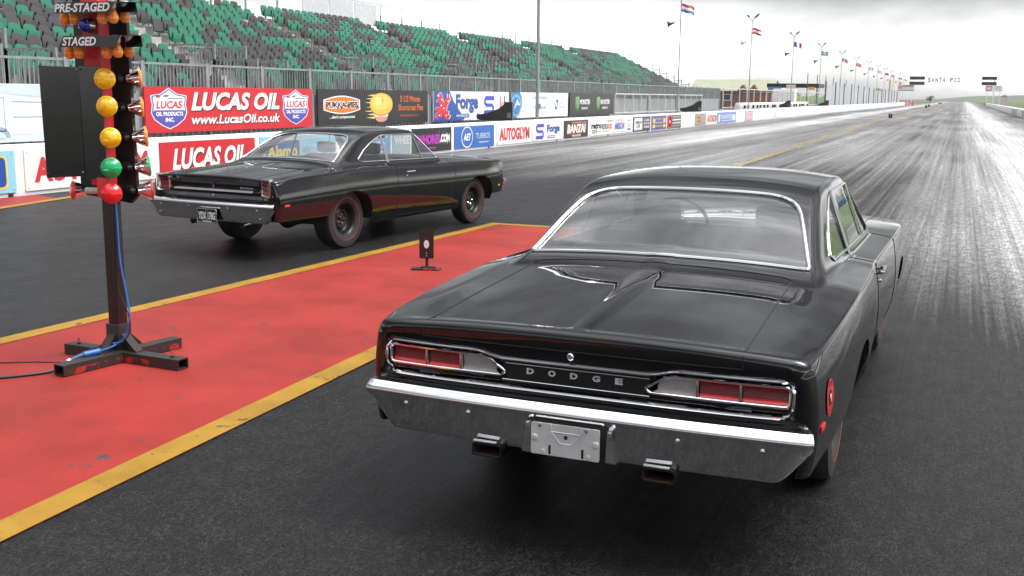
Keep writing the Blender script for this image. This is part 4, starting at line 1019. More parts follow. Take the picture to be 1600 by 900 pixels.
# reflector target on a small stand
bs = empty('beam_reflector_stand', (-5.02, 9.72, 0), 0, 'small black plate with a white disc on a short post beside the left yellow line', 'beam sensor')
mb = MB(); R = Matrix.Rotation(.33, 3, 'Z'); mb.box((0, 0, .014), (.30, .13, .018), SCF, R, bev=.002); mb.box((.02, .01, .030), (.15, .085, .02), SCF, R, bev=.003); mb.build('base_plate', bs)
mb = MB(); mb.box((.01, 0, .09), (.028, .022, .12), M['black_flat'], R); mb.build('post', bs)
pp = round_poly([(-.075, .125), (.075, .125), (.075, .425), (-.075, .425)], .018, 4)
fn = lambda u, v, d: R @ Vector((.0+u, -.02-d, v))+Vector((.01, 0, 0))
mb = MB(); mb.prism(pp, fn, 0, .006, plain('brown_black_plate', (.016, .011, .011), .4)); pb = mb.build('target_plate', bs, smooth=False)
ar = Art(fn, .007); mb = MB(); ar.ell(mb, 0, .275, .032, .050, BLACK, 0); ar.ell(mb, 0, .275, .027, .043, (.78, .76, .76), 1); ar.ell(mb, 0, .275, .004, .006, BLACK, 2)
for v in (.183, .155): ar.ell(mb, 0, v, .005, .007, (.5, .5, .5), 1)
mb.build('reflector_disc', pb, smooth=False, fix=False)
# ------------------------------------------------------------------ left barrier wall with boards
WX = -14.87; FX = -17.0
WP = plain('white_wall_paint', (.74, .74, .73), .6, 0, .10, 1.2)
def wall_mat():
    m, nt, b = new_mat('painted_concrete_barrier'); f = noise(nt, 1.1, 6, .65, vec=(1, .5, 3)); f2 = noise(nt, 30, 3)
    tc = N(nt, 'ShaderNodeTexCoord'); sp = N(nt, 'ShaderNodeSeparateXYZ'); L(nt, tc.outputs['Object'], sp.inputs[0])
    low = N(nt, 'ShaderNodeMapRange'); low.inputs['From Min'].default_value = .28; low.inputs['From Max'].default_value = .0; L(nt, math_(nt, 'ADD', sp.outputs['Z'], math_(nt, 'MULTIPLY', math_(nt, 'SUBTRACT', f, .5), .3)), low.inputs['Value'])
    c1 = ramp(nt, f, [(.3, (.76, .76, .75)), (.7, (.86, .86, .85))])
    L(nt, mix(nt, math_(nt, 'MULTIPLY', low.outputs[0], .45), c1, (.30, .29, .28)), b.inputs['Base Color']); b.inputs['Roughness'].default_value = .6; bump(nt, b, f2, .15, .004); return m
WM = wall_mat()
def barrier(x, y0, y1, side, label, h=.87):
    o = empty('barrier_wall', (x, (y0+y1)/2, 0), 0, label, 'wall'); t = .34; hl = (y1-y0)/2; mb = MB()
    pr = [(0, 0), (0, h-.02), (-.02, h), (-t, h), (-t, 0)] if side > 0 else [(0, 0), (t, 0), (t, h), (.02, h), (0, h-.02)]
    mb.prism(pr, lambda u, v, d: (u, d, v), -hl, hl, WM); mb.build('concrete_wall', o, smooth=False)
    y = y0+6.7-(y0 % 6.7)
    while y < min(y1, 240):
        jb = MB(); jb.box((.001 if side > 0 else -.001, y-(y0+y1)/2, .03), (.02, .10, .06), M['under']); jb.build('drain_slot', o, smooth=False); y += 6.7
    return o
barrier(WX, 6, 318, 1, 'long white concrete barrier carrying advertising boards along the left lane')
barrier(5.68, 60, 318, -1, 'long white concrete barrier along the right lane edge')
for x, y0, y1, lb in ((WX, 318.2, 372, 'row of red plastic barrier blocks at the far end of the left wall'), (5.68, 318.2, 345, 'short red plastic barrier blocks at the far end of the right wall')):
    o = empty('plastic_barrier', (x, y0, 0), 0, lb, 'barrier'); y = 0
    while y < y1-y0:
        mb = MB(); mb.prism([(-.22, 0), (.22, 0), (.20, .3), (.10, .5), (.08, .95), (-.08, .95), (-.10, .5), (-.20, .3)], lambda u, v, d: (u, d, v), y+.05, y+1.9, plain('red_plastic', (.55, .06, .06), .5)); mb.build('barrier_block', o, smooth=False); y += 6 if y > 20 else 2
BG_ = 'advertising boards on the left wall'
def board(name, x, y0, y1, z0, z1, col, label, group, th=.02, frame=None):
    o = empty(name, (x, y0, z0), 0, label, 'advertising board', group); mb = MB()
    wd, ht = y1-y0, z1-z0
    mb.box((th/2, wd/2, ht/2), (th, wd, ht), ink(*col, .35)); mb.build('panel', o, smooth=False)
    ar = Art(lambda u, v, d: Vector((th+d, u, v)), .004)
    if th < .03:
        sc = MB()
        for u in (.06, wd/2, wd-.06):
            for v in (.05, ht-.05): sc.lathe([(.012, 0), (.010, .004), (0, .005)], M['chrome_worn'], 8, Matrix.Translation((th, u, v)) @ Matrix.Rotation(PI/2, 4, 'Y'))
        sc.build('fixing', o, smooth=False)
    return o, ar, wd, ht
def low(y0, y1, col, label): return board('advertising_board', WX+.003, y0, y1, .075, .785, col, label, BG_)
def fin(mb, o, nm='lettering'): mb.build(nm, o, smooth=False, fix=False)
LB = (.25, .55, .72); ABL = (.02, .07, .33); YEL = (.78, .58, .04); GRY = (.62, .63, .64)
def alamo(o, ar, w, h, u0, w0, body='Alamo'):
    mb = MB(); ar.rrect(mb, u0+w0/2, h/2, w0, h*.80, .10, YEL, 0); ar.rrect(mb, u0+w0/2, h/2, w0-.07, h*.80-.07, .08, ABL, 1); ar.text(mb, body, u0+w0/2, h*.5, h*.42, YEL, w0*.82, .0, .04, 2); fin(mb, o, 'logo')
o, ar, w, h = low(10.3, 13.52, LB, 'pale blue board with yellow lettered blue panel at the left frame edge'); alamo(o, ar, w, h, 1.2, 1.85)
def autoglym(y0, y1, lab):
    o, ar, w, h = low(y0, y1, (.74, .73, .72), lab); mb = MB(); ar.text(mb, 'AUTOGLYM', w/2, h/2, h*.62, (.55, .03, .04), w*.88, 0, .045); fin(mb, o)
autoglym(13.72, 16.95, 'white AUTOGLYM board partly hidden by the start light pole')
o, ar, w, h = low(17.12, 20.28, RED, 'red LUCAS OIL board low on the wall behind the left car'); mb = MB()
ar.text(mb, 'LUCAS OIL', w/2+.02, h/2-.02, h*.62, BLACK, w*.78, .26, .045, 1); ar.text(mb, 'LUCAS OIL', w/2, h/2, h*.62, WHITE, w*.78, .26, .04, 2); fin(mb, o)
o, ar, w, h = low(20.48, 23.75, LB, 'pale blue alamo.co.uk board seen through the rear window of the left car'); alamo(o, ar, w, h, .12, 1.5); mb = MB(); ar.text(mb, 'alamo.co.uk', 2.42, h*.52, h*.26, (.16, .28, .45), 1.35, .0, .0); fin(mb, o)
o, ar, w, h = low(23.95, 26.6, (.20, .34, .58), 'mid blue board with white UK LTD lettering seen through the side window'); mb = MB(); ar.text(mb, 'U UK LTD', w*.58, h*.80, h*.22, WHITE, w*.70, 0, .03); ar.text(mb, '7235', w*.30, h*.42, h*.30, WHITE, w*.42, 0, .03); ar.ring(mb, w*.78, h*.38, .28, .15, .03, WHITE, 1, 20, 20, 300); ar.ring(mb, w*.78, h*.44, .10, .07, .025, WHITE, 1); fin(mb, o)
o, ar, w, h = low(26.75, 27.75, (.42, .48, .52), 'small grey board with white lettering seen through the door window'); mb = MB(); ar.text(mb, 'WHEE', w/2, h*.58, h*.34, WHITE, w*.9, 0, .04); fin(mb, o)
o, ar, w, h = low(27.9, 30.53, BLACK, 'black board with spattered purple and white lettering'); mb = MB(); ar.text(mb, 'WHORES', w*.40, h*.52, h*.42, (.42, .03, .36), w*.58, 0, .06); ar.text(mb, '.COM', w*.82, h*.54, h*.36, WHITE, w*.26, 0, .06); ar.rect(mb, w*.45, h*.16, w*.28, .035, (.42, .03, .36))
rr = random.Random(4)
for _ in range(40): ar.ell(mb, w*.84+rr.gauss(0, .18), h*.5+rr.gauss(0, .14), .012, .014, WHITE if rr.random() < .6 else (.42, .03, .36), 0, 8)
fin(mb, o)
o, ar, w, h = low(30.76, 33.9, (.025, .12, .42), 'blue AET TURBOS board on the left wall'); mb = MB(); ar.ring(mb, w*.30, h*.5, .42, .33, .035, WHITE); ar.text(mb, 'AET', w*.30, h*.5, h*.32, WHITE, .56, .2, .04); ar.text(mb, 'TURBOS', w*.70, h*.52, h*.26, (.70, .78, .86), 1.15, 0, -.005); ar.rect(mb, w*.72, h*.22, .8, .03, (.5, .6, .75)); fin(mb, o)
autoglym(34.16, 37.36, 'white AUTOGLYM board between the AET and Forge boards')
def s_logo(mb, ar, cx, cy, w, h, col, t):
    pts = [(cx+w/2, cy+h/2-t/2), (cx-w*.32, cy+h/2-t/2), (cx-w/2+t/2, cy+h/2-t), (cx-w/2+t/2, cy+h*.14), (cx-w*.3, cy+t*.15), (cx+w*.3, cy-t*.15), (cx+w/2-t/2, cy-h*.14), (cx+w/2-t/2, cy-h/2+t), (cx+w*.32, cy-h/2+t/2), (cx-w/2, cy-h/2+t/2)]
    ar.stroke(mb, pts, t, col, 1); ar.rect(mb, cx, cy+t*.55, w*.55, t*.28, (.7, .72, .8), 2); ar.rect(mb, cx, cy-t*.55, w*.55, t*.28, (.7, .72, .8), 2)
o, ar, w, h = low(37.55, 40.76, (.76, .76, .76), 'white Forge board with blue letter S emblem on the low wall'); mb = MB(); s_logo(mb, ar, w*.22, h*.5, .85, .58, (.06, .07, .40), .13); ar.text(mb, 'Forge', w*.68, h*.58, h*.52, (.03, .09, .34), 1.45, 0, .06); ar.rrect(mb, w*.60, h*.17, .8, .10, .04, (.03, .09, .34), 1); ar.rect(mb, w*.60, h*.17, .66, .035, WHITE, 2); fin(mb, o)
o, ar, w, h = low(40.98, 44.0, (.02, .02, .02), 'black board with jagged red edged BANZAI lettering'); mb = MB(); ar.text(mb, 'BANZAI', w/2+.02, h*.50, h*.58, (.70, .08, .02), w*.80, .14, .11, 1); ar.text(mb, 'BANZAI', w/2, h*.52, h*.50, WHITE, w*.76, .14, .04, 2); ar.text(mb, 'JAPANESE CAR', w*.6, h*.86, h*.12, (.8, .3, .2), w*.6, .1, .02, 3); ar.text(mb, 'MAGAZINE', w/2, h*.12, h*.13, WHITE, w*.36, 0, .02); fin(mb, o)
o, ar, w, h = low(44.32, 47.55, (.77, .77, .77), 'white board lettered retro cars and RETROFORD'); mb = MB(); ar.text(mb, 'retro', w*.26, h*.58, h*.36, BLACK, w*.44, 0, .05); ar.text(mb, 'cars', w*.17, h*.24, h*.22, BLACK, w*.22, 0, .01); ar.rect(mb, w*.38, h*.22, w*.18, .03, (.3, .3, .3)); ar.text(mb, 'RETRO', w*.63, h*.5, h*.34, (.05, .05, .05), w*.26, 0, .04); ar.text(mb, 'FORD', w*.87, h*.5, h*.34, (.75, .15, .03), w*.21, 0, .04); ar.rect(mb, w*.68, h*.22, w*.30, .035, (.7, .12, .03)); ar.rect(mb, w*.86, h*.84, w*.24, .04, BLACK); fin(mb, o)
o, ar, w, h = low(47.66, 50.8, (.76, .76, .76), 'white board with faded CLASSIC AMERICAN lettering and CA shield'); mb = MB(); ar.text(mb, 'CLASSIC', w*.28, h*.86, h*.20, (.55, .10, .10), w*.48, 0, .0); ar.text(mb, 'AMERICAN', w*.30, h*.48, h*.46, (.13, .16, .42), w*.50, 0, .05); ar.text(mb, 'CA', w*.80, h*.50, h*.30, (.5, .2, .3), .55, 0, .0); ar.ell(mb, w*.80, h*.28, .30, .12, (.14, .17, .45), 0, 16, 180, 360)
for k in (-1, 0, 1): ar.ell(mb, w*.80+k*.17, h*.80, .06, .05, (.6, .1, .12), 0, 10)
ar.rect(mb, w*.4, h*.10, w*.6, .03, (.5, .5, .55)); fin(mb, o)
o, ar, w, h = low(50.92, 54.06, (.03, .03, .035), 'dark two part board lettered AMERICAN CAR'); mb = MB(); ar.rrect(mb, w*.28, h*.5, w*.46, h*.84, .06, (.78, .78, .78), 0); ar.text(mb, 'AMERICAN', w*.30, h*.62, h*.22, BLACK, w*.36, .1, .04); ar.text(mb, 'CAR', w*.28, h*.36, h*.26, BLACK, w*.22, .1, .04); ar.text(mb, '*', w*.09, h*.48, h*.3, (.7, .05, .05), .2, 0, .1); ar.rect(mb, w*.28, h*.14, w*.34, .03, (.7, .2, .2), 1)
for k in range(3): ar.text(mb, ('CLASSIC', 'MOTORS', 'SALES')[k], w*.77, h*(.76-.24*k), h*.16, (.75, .75, .75), w*.36, .1, .03)
fin(mb, o)
o, ar, w, h = low(54.3, 57.32, (.09, .07, .27), 'purple board with yellow blocks at both ends'); mb = MB()
for u in (.15, .85): ar.text(mb, '90', w*u, h*.62, h*.42, (.80, .62, .06), .5, .1, .08); ar.rect(mb, w*u, h*.24, .5, .16, (.80, .62, .06), 0, .04)
for k in range(3): ar.text(mb, ('Reproduction', 'Parts and', 'Service')[k], w*.5, h*(.76-.25*k), h*.15, (.62, .56, .14), w*.42, 0, .02)
fin(mb, o)
o, ar, w, h = low(57.58, 60.64, (.07, .075, .07), 'dark board with a red square bearing a white ring'); mb = MB(); ar.rrect(mb, w*.16, h*.5, w*.30, h*.96, .05, (.62, .03, .05), 0); ar.ring(mb, w*.16, h*.5, .30, .22, .09, WHITE); ar.ell(mb, w*.16, h*.5, .08, .06, WHITE, 1)
for k, cc in enumerate(((.3, .35, .28), (.75, .75, .75), (.6, .62, .6), (.25, .26, .25))): ar.rect(mb, w*.66, h*(.86-.24*k), w*.62, h*.10, cc)
fin(mb, o)
o, ar, w, h = low(64.2, 67.1, (.27, .28, .27), 'grey board with an orange round emblem'); mb = MB(); ar.ell(mb, w*.32, h*.5, .52, .26, (.75, .30, .06)); ar.ring(mb, w*.32, h*.5, .30, .14, .08, (.8, .6, .4)); 
for k in range(3): ar.rect(mb, w*.78, h*(.72-.2*k), w*.34, .07, (.55, .3, .2))
fin(mb, o)
autoglym(67.33, 70.5, 'white AUTOGLYM board beside the long blue board farther down the wall')
o, ar, w, h = low(70.62, 76.9, (.16, .25, .50), 'long blue board with white lettering farther down the wall'); mb = MB(); ar.rect(mb, w*.08, h*.5, .5, .5, (.6, .68, .8), 1, .1); ar.text(mb, 'INSURANCE', w*.46, h*.58, h*.4, (.66, .70, .78), w*.55, .1, .02); ar.rect(mb, w*.45, h*.22, w*.5, .05, (.6, .65, .75)); ar.rect(mb, w*.86, h*.45, w*.18, .4, (.66, .72, .82)); fin(mb, o)
o, ar, w, h = low(80.5, 83.5, (.36, .35, .36), 'grey framed pink board'); mb = MB(); ar.rect(mb, w/2, h/2, w*.82, h*.82, (.72, .40, .50)); ar.rect(mb, w/2, h*.6, w*.6, .1, (.5, .35, .4), 1); fin(mb, o)
for y0, y1, lab, bits in ((93, 99, 'pale board with small blue and red marks', ((.25, .6, .8, .25, (.30, .55, .80)), (.22, .22, 1.0, .12, (.75, .3, .3)), (.7, .5, 1.2, .3, (.7, .7, .72)))), (108, 117, 'pale board with two grey marks and a cream panel', ((.12, .5, .5, .45, (.55, .52, .50)), (.30, .5, .5, .45, (.55, .55, .55)), (.75, .5, 3.4, .6, (.74, .70, .62)))), (127, 139, 'pale board with four grey emblems', tuple((.12+.2*k, .5, .9, .5, (.60, .58, .57)) for k in range(4))), (158, 166, 'faint board with two grey marks', ((.2, .5, .9, .5, (.64, .64, .64)), (.8, .5, .9, .5, (.62, .62, .62)))), (176, 190, 'faint board with three grey marks', ((.2, .5, 1.4, .5, (.62, .62, .62)), (.5, .5, 1.4, .5, (.66, .66, .66)), (.8, .5, 1.4, .5, (.64, .64, .62))))):
    o, ar, w, h = low(y0, y1, (.76, .76, .76), lab+' far along the left wall'); mb = MB()
    for u, v, a_, b_, cc in bits: ar.rect(mb, w*u, h*v, a_, b_*h*1.3, cc)
    fin(mb, o, 'print')
for y0, y1, lab in ((112, 122, 'grey panel on the right wall nearest the camera'), (134, 148, 'second grey panel on the right wall, farther away')):
    o = empty('wall_panel', (5.672, y0, .1), 0, lab, 'panel'); mb = MB(); mb.box((-.01, (y1-y0)/2, .34), (.02, y1-y0, .62), plain('grey_banner', (.42, .41, .39), .6, 0, .15, 3)); mb.build('panel', o, smooth=False)
# ------------------------------------------------------------------ upper boards and grey sheet fence
def sheetfence(y0, y1, z1, label, x=FX-.06, col=(.30, .31, .32), pitch=.21, dep=.035):
    o = empty('sheet_fence', (x, y0, 0), 0, label, 'fence'); mb = MB(); n = int((y1-y0)/pitch); pr = []
    for i in range(n):
        y = i*pitch; pr += [(0, y), (0, y+pitch*.45), (-dep, y+pitch*.55), (-dep, y+pitch*.95)]
    rows = [[Vector((a_, b_, 0)) for a_, b_ in pr], [Vector((a_, b_, z1)) for a_, b_ in pr]]
    mb.grid(rows, plain('grey_sheet_%d' % (col[0]*100), col, .5, .1, .12, 2)); mb.build('sheeting', o, smooth=False)
    y = 0
    while y <= y1-y0: mb = MB(); mb.box((.03, y+.05, (z1+.1)/2), (.05, .10, z1+.1), M['galv']); mb.build('post', o, smooth=False); y += 6.72
    return o
sheetfence(8, 54.4, 1.75, 'grey corrugated sheet fence below the upper advertising boards')
sheetfence(54.5, 81.4, 1.66, 'pale grey sheet fence behind the empty board frames', col=(.40, .41, .42))
UG = 'large advertising boards above the wall'
def upper(y0, y1, col, label, z0=.86, z1=1.91): return board('advertising_board', FX, y0, y1, z0, z1, col, label, UG, .05)
o, ar, w, h = upper(9.4, 16.32, (.62, .68, .74), 'pale blue board with a motorhome drawing left of the start lights', .80, 1.92); mb = MB(); lc = (.30, .42, .52)
ar.poly(mb, [(w-3.0, .15), (w-.1, .15), (w-.1, .82), (w-1.1, .92), (w-2.2, .98), (w-2.75, .9), (w-3.0, .6)], (.74, .78, .82), 0)
ar.poly(mb, [(w-7, 0.98), (w-2.5, 1.04), (w-.02, .86), (w-.02, 1.1), (w-7, 1.1)], (.55, .62, .72), 0)
for pts, cl in (([(w-2.62, .42), (w-2.0, .42), (w-2.02, .80), (w-2.56, .82)], 1), ([(w-1.55, .22), (w-1.05, .22), (w-1.05, .85), (w-1.6, .87)], 1), ([(w-.85, .48), (w-.1, .48), (w-.1, .76), (w-.85, .78)], 1), ([(w-1.5, .26), (w-1.2, .26), (w-1.2, .82), (w-1.5, .84)], 1), ([(w-2.6, .68), (w-2.05, .66)], 0)): ar.stroke(mb, pts, .03, lc, 1, bool(cl))
ar.ell(mb, w-1.2, .10, .26, .20, lc, 1, 20, 0, 180); ar.ell(mb, w-1.2, .08, .15, .12, (.62, .68, .74), 2, 20, 0, 180); ar.ring(mb, w-2.15, .28, .4, .05, .015, lc, 1); ar.ell(mb, w-5.0, .35, 1.2, .2, (.72, .76, .80), 0); fin(mb, o, 'picture')
o, ar, w, h = upper(19.13, 25.86, RED, 'wide red LUCAS OIL board with a shield at each end'); mb = MB()
ar.text(mb, 'LUCAS OIL', w*.50+.03, h*.68-.025, h*.42, BLACK, w*.535, .26, .045, 1); ar.text(mb, 'LUCAS OIL', w*.50, h*.68, h*.42, WHITE, w*.535, .26, .04, 2)
ar.text(mb, 'www.LucasOil.co.uk', w*.50+.02, h*.27-.015, h*.22, BLACK, w*.535, .2, .03, 1); ar.text(mb, 'www.LucasOil.co.uk', w*.50, h*.27, h*.22, WHITE, w*.535, .2, .025, 2); fin(mb, o)
for u in (.80, w-.80):
    mb = MB()
    def shield(k): return [(u+a_*k, h*.53+b_*k) for a_, b_ in ((-.62, .26), (-.60, .30), (-.30, .33), (0, .47), (.30, .33), (.60, .30), (.62, .26), (.58, .08), (.62, -.10), (.52, -.26), (.25, -.40), (0, -.48), (-.25, -.40), (-.52, -.26), (-.62, -.10), (-.58, .08))]
    def half(k): return [(a_, min(b_, h*.49)) for a_, b_ in shield(k)]
    ar.poly(mb, shield(1.0), (.75, .75, .78), 0); ar.poly(mb, shield(.95), (.10, .10, .40), 1); ar.poly(mb, shield(.88), WHITE, 2); ar.poly(mb, [p for p in half(.88)], (.09, .08, .38), 3)
    ar.text(mb, 'LUCAS', u, h*.61, h*.17, (.60, .03, .04), .90, .2, .03, 4); ar.text(mb, 'OIL PRODUCTS', u, h*.41, h*.09, WHITE, .92, 0, .04, 4); ar.text(mb, 'INC.', u, h*.28, h*.09, WHITE, .30, 0, .04, 4)
    ar.rect(mb, u-.36, h*.79, .14, .06, (.5, .1, .15), 4); ar.rect(mb, u-.40, h*.80, .06, .04, NAVY, 5); ar.rect(mb, u+.20, h*.75, .5, .025, (.25, .25, .28), 4); ar.rect(mb, u-.10, h*.80, .16, .05, (.15, .15, .15), 4, .04); fin(mb, o, 'shield_logo')
o, ar, w, h = upper(26.17, 33.0, (.022, .021, .020), 'black three part PUKKA-PIES board with a golden pie'); mb = MB()
def barrel(cx, cy, a_, b_, k): return [(cx-a_, cy-b_*.55)]+[(cx+a_*(t*2-1), cy-b_*(.55+.45*math.sin(PI*t))) for t in np.linspace(0, 1, 13)][1:-1]+[(cx+a_, cy-b_*.55), (cx+a_, cy+b_*.55)]+[(cx+a_*(1-2*t), cy+b_*(.55+.45*math.sin(PI*t))) for t in np.linspace(0, 1, 13)][1:-1]+[(cx-a_, cy+b_*.55)]
ar.poly(mb, barrel(1.30, .60, 1.02, .27, 0), WHITE, 0); ar.poly(mb, barrel(1.30, .60, .97, .235, 0), (.74, .17, .03), 1); ar.text(mb, 'PUKKA-PIES', 1.30, .60, .22, WHITE, 1.86, 0, .10, 2); ar.text(mb, 'PUKKA-PIES', 1.30, .60, .17, BLACK, 1.80, 0, .03, 3); ar.text(mb, '...don\'t compromise', 1.30, .24, .12, WHITE, 1.4, .15, .02, 1)
for u, t in ((5.55, .78), (5.60, .50)): ar.text(mb, '3 1/2 Minute' if t > .6 else 'Shortcrust Pies', u, t, .20, (.72, .17, .05), 1.4 if t > .6 else 1.72, .05, .01)
ar.text(mb, 'www.pukkapies.co.uk', 5.50, .24, .12, (.55, .13, .04), 1.3, .05, 0); fin(mb, o)
mb = MB(); cxp, cyp = 3.62, .62
for k, (v, ln) in enumerate(((.88, .4), (.78, .6), (.66, .75), (.52, .6), (.40, .8), (.30, .45), (.20, .6))): ar.poly(mb, [(cxp-.4, v*1.0-.035), (cxp-.4, v+.035), (cxp-.62-ln*.55, v)], (.75, .55, .18), 0)
ar.poly(mb, [(cxp-.50, .42), (cxp+.50, .42), (cxp+.34, .12), (cxp+.16, .06), (cxp-.16, .06), (cxp-.34, .12)], (.62, .26, .24), 1); ar.poly(mb, [(cxp-.44, .30), (cxp+.44, .30), (cxp+.40, .22), (cxp-.40, .22)], (.75, .60, .56), 2)
ar.ell(mb, cxp, cyp-.05, .72, .32, (.45, .22, .03), 3); ar.ell(mb, cxp, cyp, .72, .34, (.72, .45, .06), 4); ar.ell(mb, cxp-.04, cyp+.05, .58, .24, (.80, .55, .11), 5); ar.ell(mb, cxp-.20, cyp+.08, .25, .13, (.86, .66, .22), 6); ar.ell(mb, cxp+.05, cyp+.10, .05, .04, (.45, .25, .04), 7); fin(mb, o, 'picture')
for u in (2.42, 4.60): mb = MB(); ar.rect(mb, u, h/2, .02, h*.99, (.05, .05, .05), 0); fin(mb, o, 'panel_joint')
o, ar, w, h = upper(33.47, 40.13, (.77, .77, .78), 'white Forge board with red lion emblem above the wall'); mb = MB()
ar.poly(mb, [(0, 0), (2.3, 0), (2.5, .06), (1.55, .70), (1.25, 1.05), (0, 1.05)], (.03, .09, .34), 0)
rr = random.Random(11); lion = [(.10, .12), (.35, .04), (.30, .28), (.55, .10), (.62, .30), (.85, .04), (1.15, .06), (1.30, .20), (1.10, .22), (1.18, .34), (.95, .36), (1.05, .55), (1.25, .72), (1.18, .95), (1.05, .80), (1.0, .98), (.88, .72), (.72, .66), (.66, .84), (.55, .98), (.38, .96), (.22, .86), (.34, .78), (.18, .66), (.40, .62), (.42, .46), (.15, .50), (.10, .38), (.30, .34), (.12, .24)]
ar.poly(mb, [(a_*1.06-.02, b_*1.02) for a_, b_ in lion], WHITE, 1); ar.poly(mb, lion, (.62, .04, .05), 2)
for a_, b_ in ((.35, .88), (.55, .55), (.75, .45), (.6, .75), (.95, .2), (1.1, .7), (.4, .2)): ar.ell(mb, a_, b_, .05, .03, WHITE, 3, 10)
fin(mb, o, 'lion_emblem'); mb = MB(); ar.text(mb, 'Forge', 2.72, .60, .70, (.03, .09, .34), 1.95, 0, .05, 1); ar.rrect(mb, 2.30, .17, 1.15, .14, .05, (.03, .09, .34), 1); ar.text(mb, 'MOTORSPORT', 2.30, .17, .08, WHITE, 1.0, 0, .02, 2); s_logo(mb, ar, 4.72, .54, .98, .70, (.05, .07, .42), .16)
ar.stroke(mb, [(5.75, .28), (5.86, .90)], .09, (.68, .03, .04), 1); ar.stroke(mb, [(5.88, .26), (5.96, .58), (6.05, .62)], .08, (.68, .03, .04), 1); ar.stroke(mb, [(6.16, .26), (6.24, .90)], .09, BLACK, 1); ar.stroke(mb, [(6.16, .62), (6.42, .64)], .07, BLACK, 1); fin(mb, o)
o, ar, w, h = upper(40.53, 47.22, (.76, .77, .79), 'white DFDS SEAWAYS ferry board behind the grey lamp post'); mb = MB()
ar.poly(mb, [(0, 0), (.45, 0), (1.05, .45), (1.0, .85), (.8, 1.05), (0, 1.05)], (.06, .20, .45), 0); ar.ell(mb, .40, .52, .56, .46, (.16, .42, .66), 1); ar.ell(mb, .42, .50, .44, .36, (.05, .20, .48), 2); ar.poly(mb, [(.1, .3), (.5, .78), (.85, .5), (.45, .55)], WHITE, 3); fin(mb, o, 'round_logo'); mb = MB()
ar.text(mb, 'DOVER - DUNKERQUE', 3.05, .83, .12, (.16, .24, .36), 1.9, 0, 0); ar.text(mb, 'from 12 sailings daily to Calais', 3.05, .62, .07, (.5, .56, .64), 2.2); ar.text(mb, 'DOVER - CALAIS', 3.05, .42, .13, (.16, .24, .36), 1.5); ar.text(mb, 'www.dfdsseaways.com', 3.0, .20, .07, (.3, .36, .46), 1.5)
ar.poly(mb, [(4.95, .32), (5.25, .32), (5.42, .74), (5.12, .74)], (.04, .14, .36), 1); ar.ell(mb, 5.18, .53, .09, .12, WHITE, 2); ar.text(mb, 'DFDS', 5.82, .60, .11, (.36, .42, .56), .55); ar.text(mb, 'SEAWAYS', 5.95, .42, .11, (.36, .42, .56), .85); fin(mb, o)
o, ar, w, h = upper(47.5, 54.15, (.025, .026, .025), 'black MONSTER ENERGY board with two green claw marks'); mb = MB()
for u in (1.05, 4.25):
    for k, (dx_, y0_, y1_) in enumerate(((-.18, .28, .88), (.0, .14, .90), (.18, .30, .92))): ar.poly(mb, [(u+dx_-.07, y1_), (u+dx_+.08, y1_-.05), (u+dx_+.05, .55), (u+dx_+.07, .42), (u+dx_-.03, y0_), (u+dx_-.06, .45), (u+dx_-.02, .6)], (.14, .42, .12), 1); ar.poly(mb, [(u+dx_-.06, y1_), (u+dx_-.02, y1_-.02), (u+dx_-.02, .5), (u+dx_-.05, .5)], (.55, .75, .5), 2)
    ar.text(mb, 'MONSTER', u+1.12, .64, .24, WHITE, 1.55, 0, .03); ar.text(mb, 'ENERGY', u+1.12, .34, .11, WHITE, .95, 0, .03, 1, 1.2)
fin(mb, o)
for y0, y1, n, lab in ((54.6, 61.25, 4, 'empty white steel board frame next to the black energy drink board'), (61.5, 68.2, 4, 'empty white steel board frame left of the tall grey flag pole'), (68.4, 75.1, 4, 'empty white steel board frame behind the black horn loudspeaker')):
    o = empty('board_frame', (FX+.05, y0, .86), 0, lab, 'frame', 'empty board frames'); mb = MB(); wd = y1-y0; wm = plain('off_white_steel', (.55, .55, .53), .5)
    for v in (0.05, 1.05): mb.box((0, wd/2, v), (.05, wd, .06), wm)
    for k in range(n+1): mb.box((.003, wd*k/n, .55), (.05, .05, 1.06), wm)
    mb.build('frame', o, smooth=False)
# ------------------------------------------------------------------ grandstand
SX0, SF0, DR, RR_, NR = -20.0, 1.52, .62, .295, 11
SY0, SY1 = 8.0, 86.0
AIS = [17.8, 26.8, 36.0, 45.2, 54.4, 63.6, 72.8]
gs = empty('grandstand', (SX0, SY0, 0), 0, 'long tiered grandstand with a stepped right end behind the advertising boards', 'grandstand')
tm = plain('pale_grey_terrace', (.42, .41, .39), .65, 0, .18, 1.5); mb = MB(); pr = [(.55, SF0-.02)]
for k in range(NR): pr += [(-k*DR+.35, SF0+k*RR_), (-(k+1)*DR+.35, SF0+k*RR_)]
pr += [(-NR*DR+.35, SF0+NR*RR_), (-NR*DR+.25, SF0+NR*RR_), (-NR*DR+.25, 0), (.55, 0)]
mb.prism(pr, lambda u, v, d: (u, d, v), 0, SY1-SY0, tm); mb.build('terrace', gs, smooth=False)
mb = MB(); bz = SF0+NR*RR_; bx = -NR*DR+.28
for y in np.arange(0, SY1-SY0+.1, 2.15): mb.box((bx, y, bz+.35), (.05, .06, .9), M['galv'])
for z in (1.28,): mb.tube([(bx, 0, bz+z), (bx, SY1-SY0, bz+z)], .010, M['galv'], 5)
for y in np.arange(0, SY1-SY0+.1, 2.15): mb.box((bx, y, bz+1.04), (.018, .018, .5), M['galv'])
mb.build('rear_railing', gs, smooth=False)
pm = plain('pale_wind_panel', (.52, .54, .56), .4)
for k in range(3): mb = MB(); mb.box((bx+.03, 32.9+k*2.15, bz+.72), (.02, 2.0, 1.0), pm); mb.build('wind_panel', gs, smooth=False)
mb = MB()
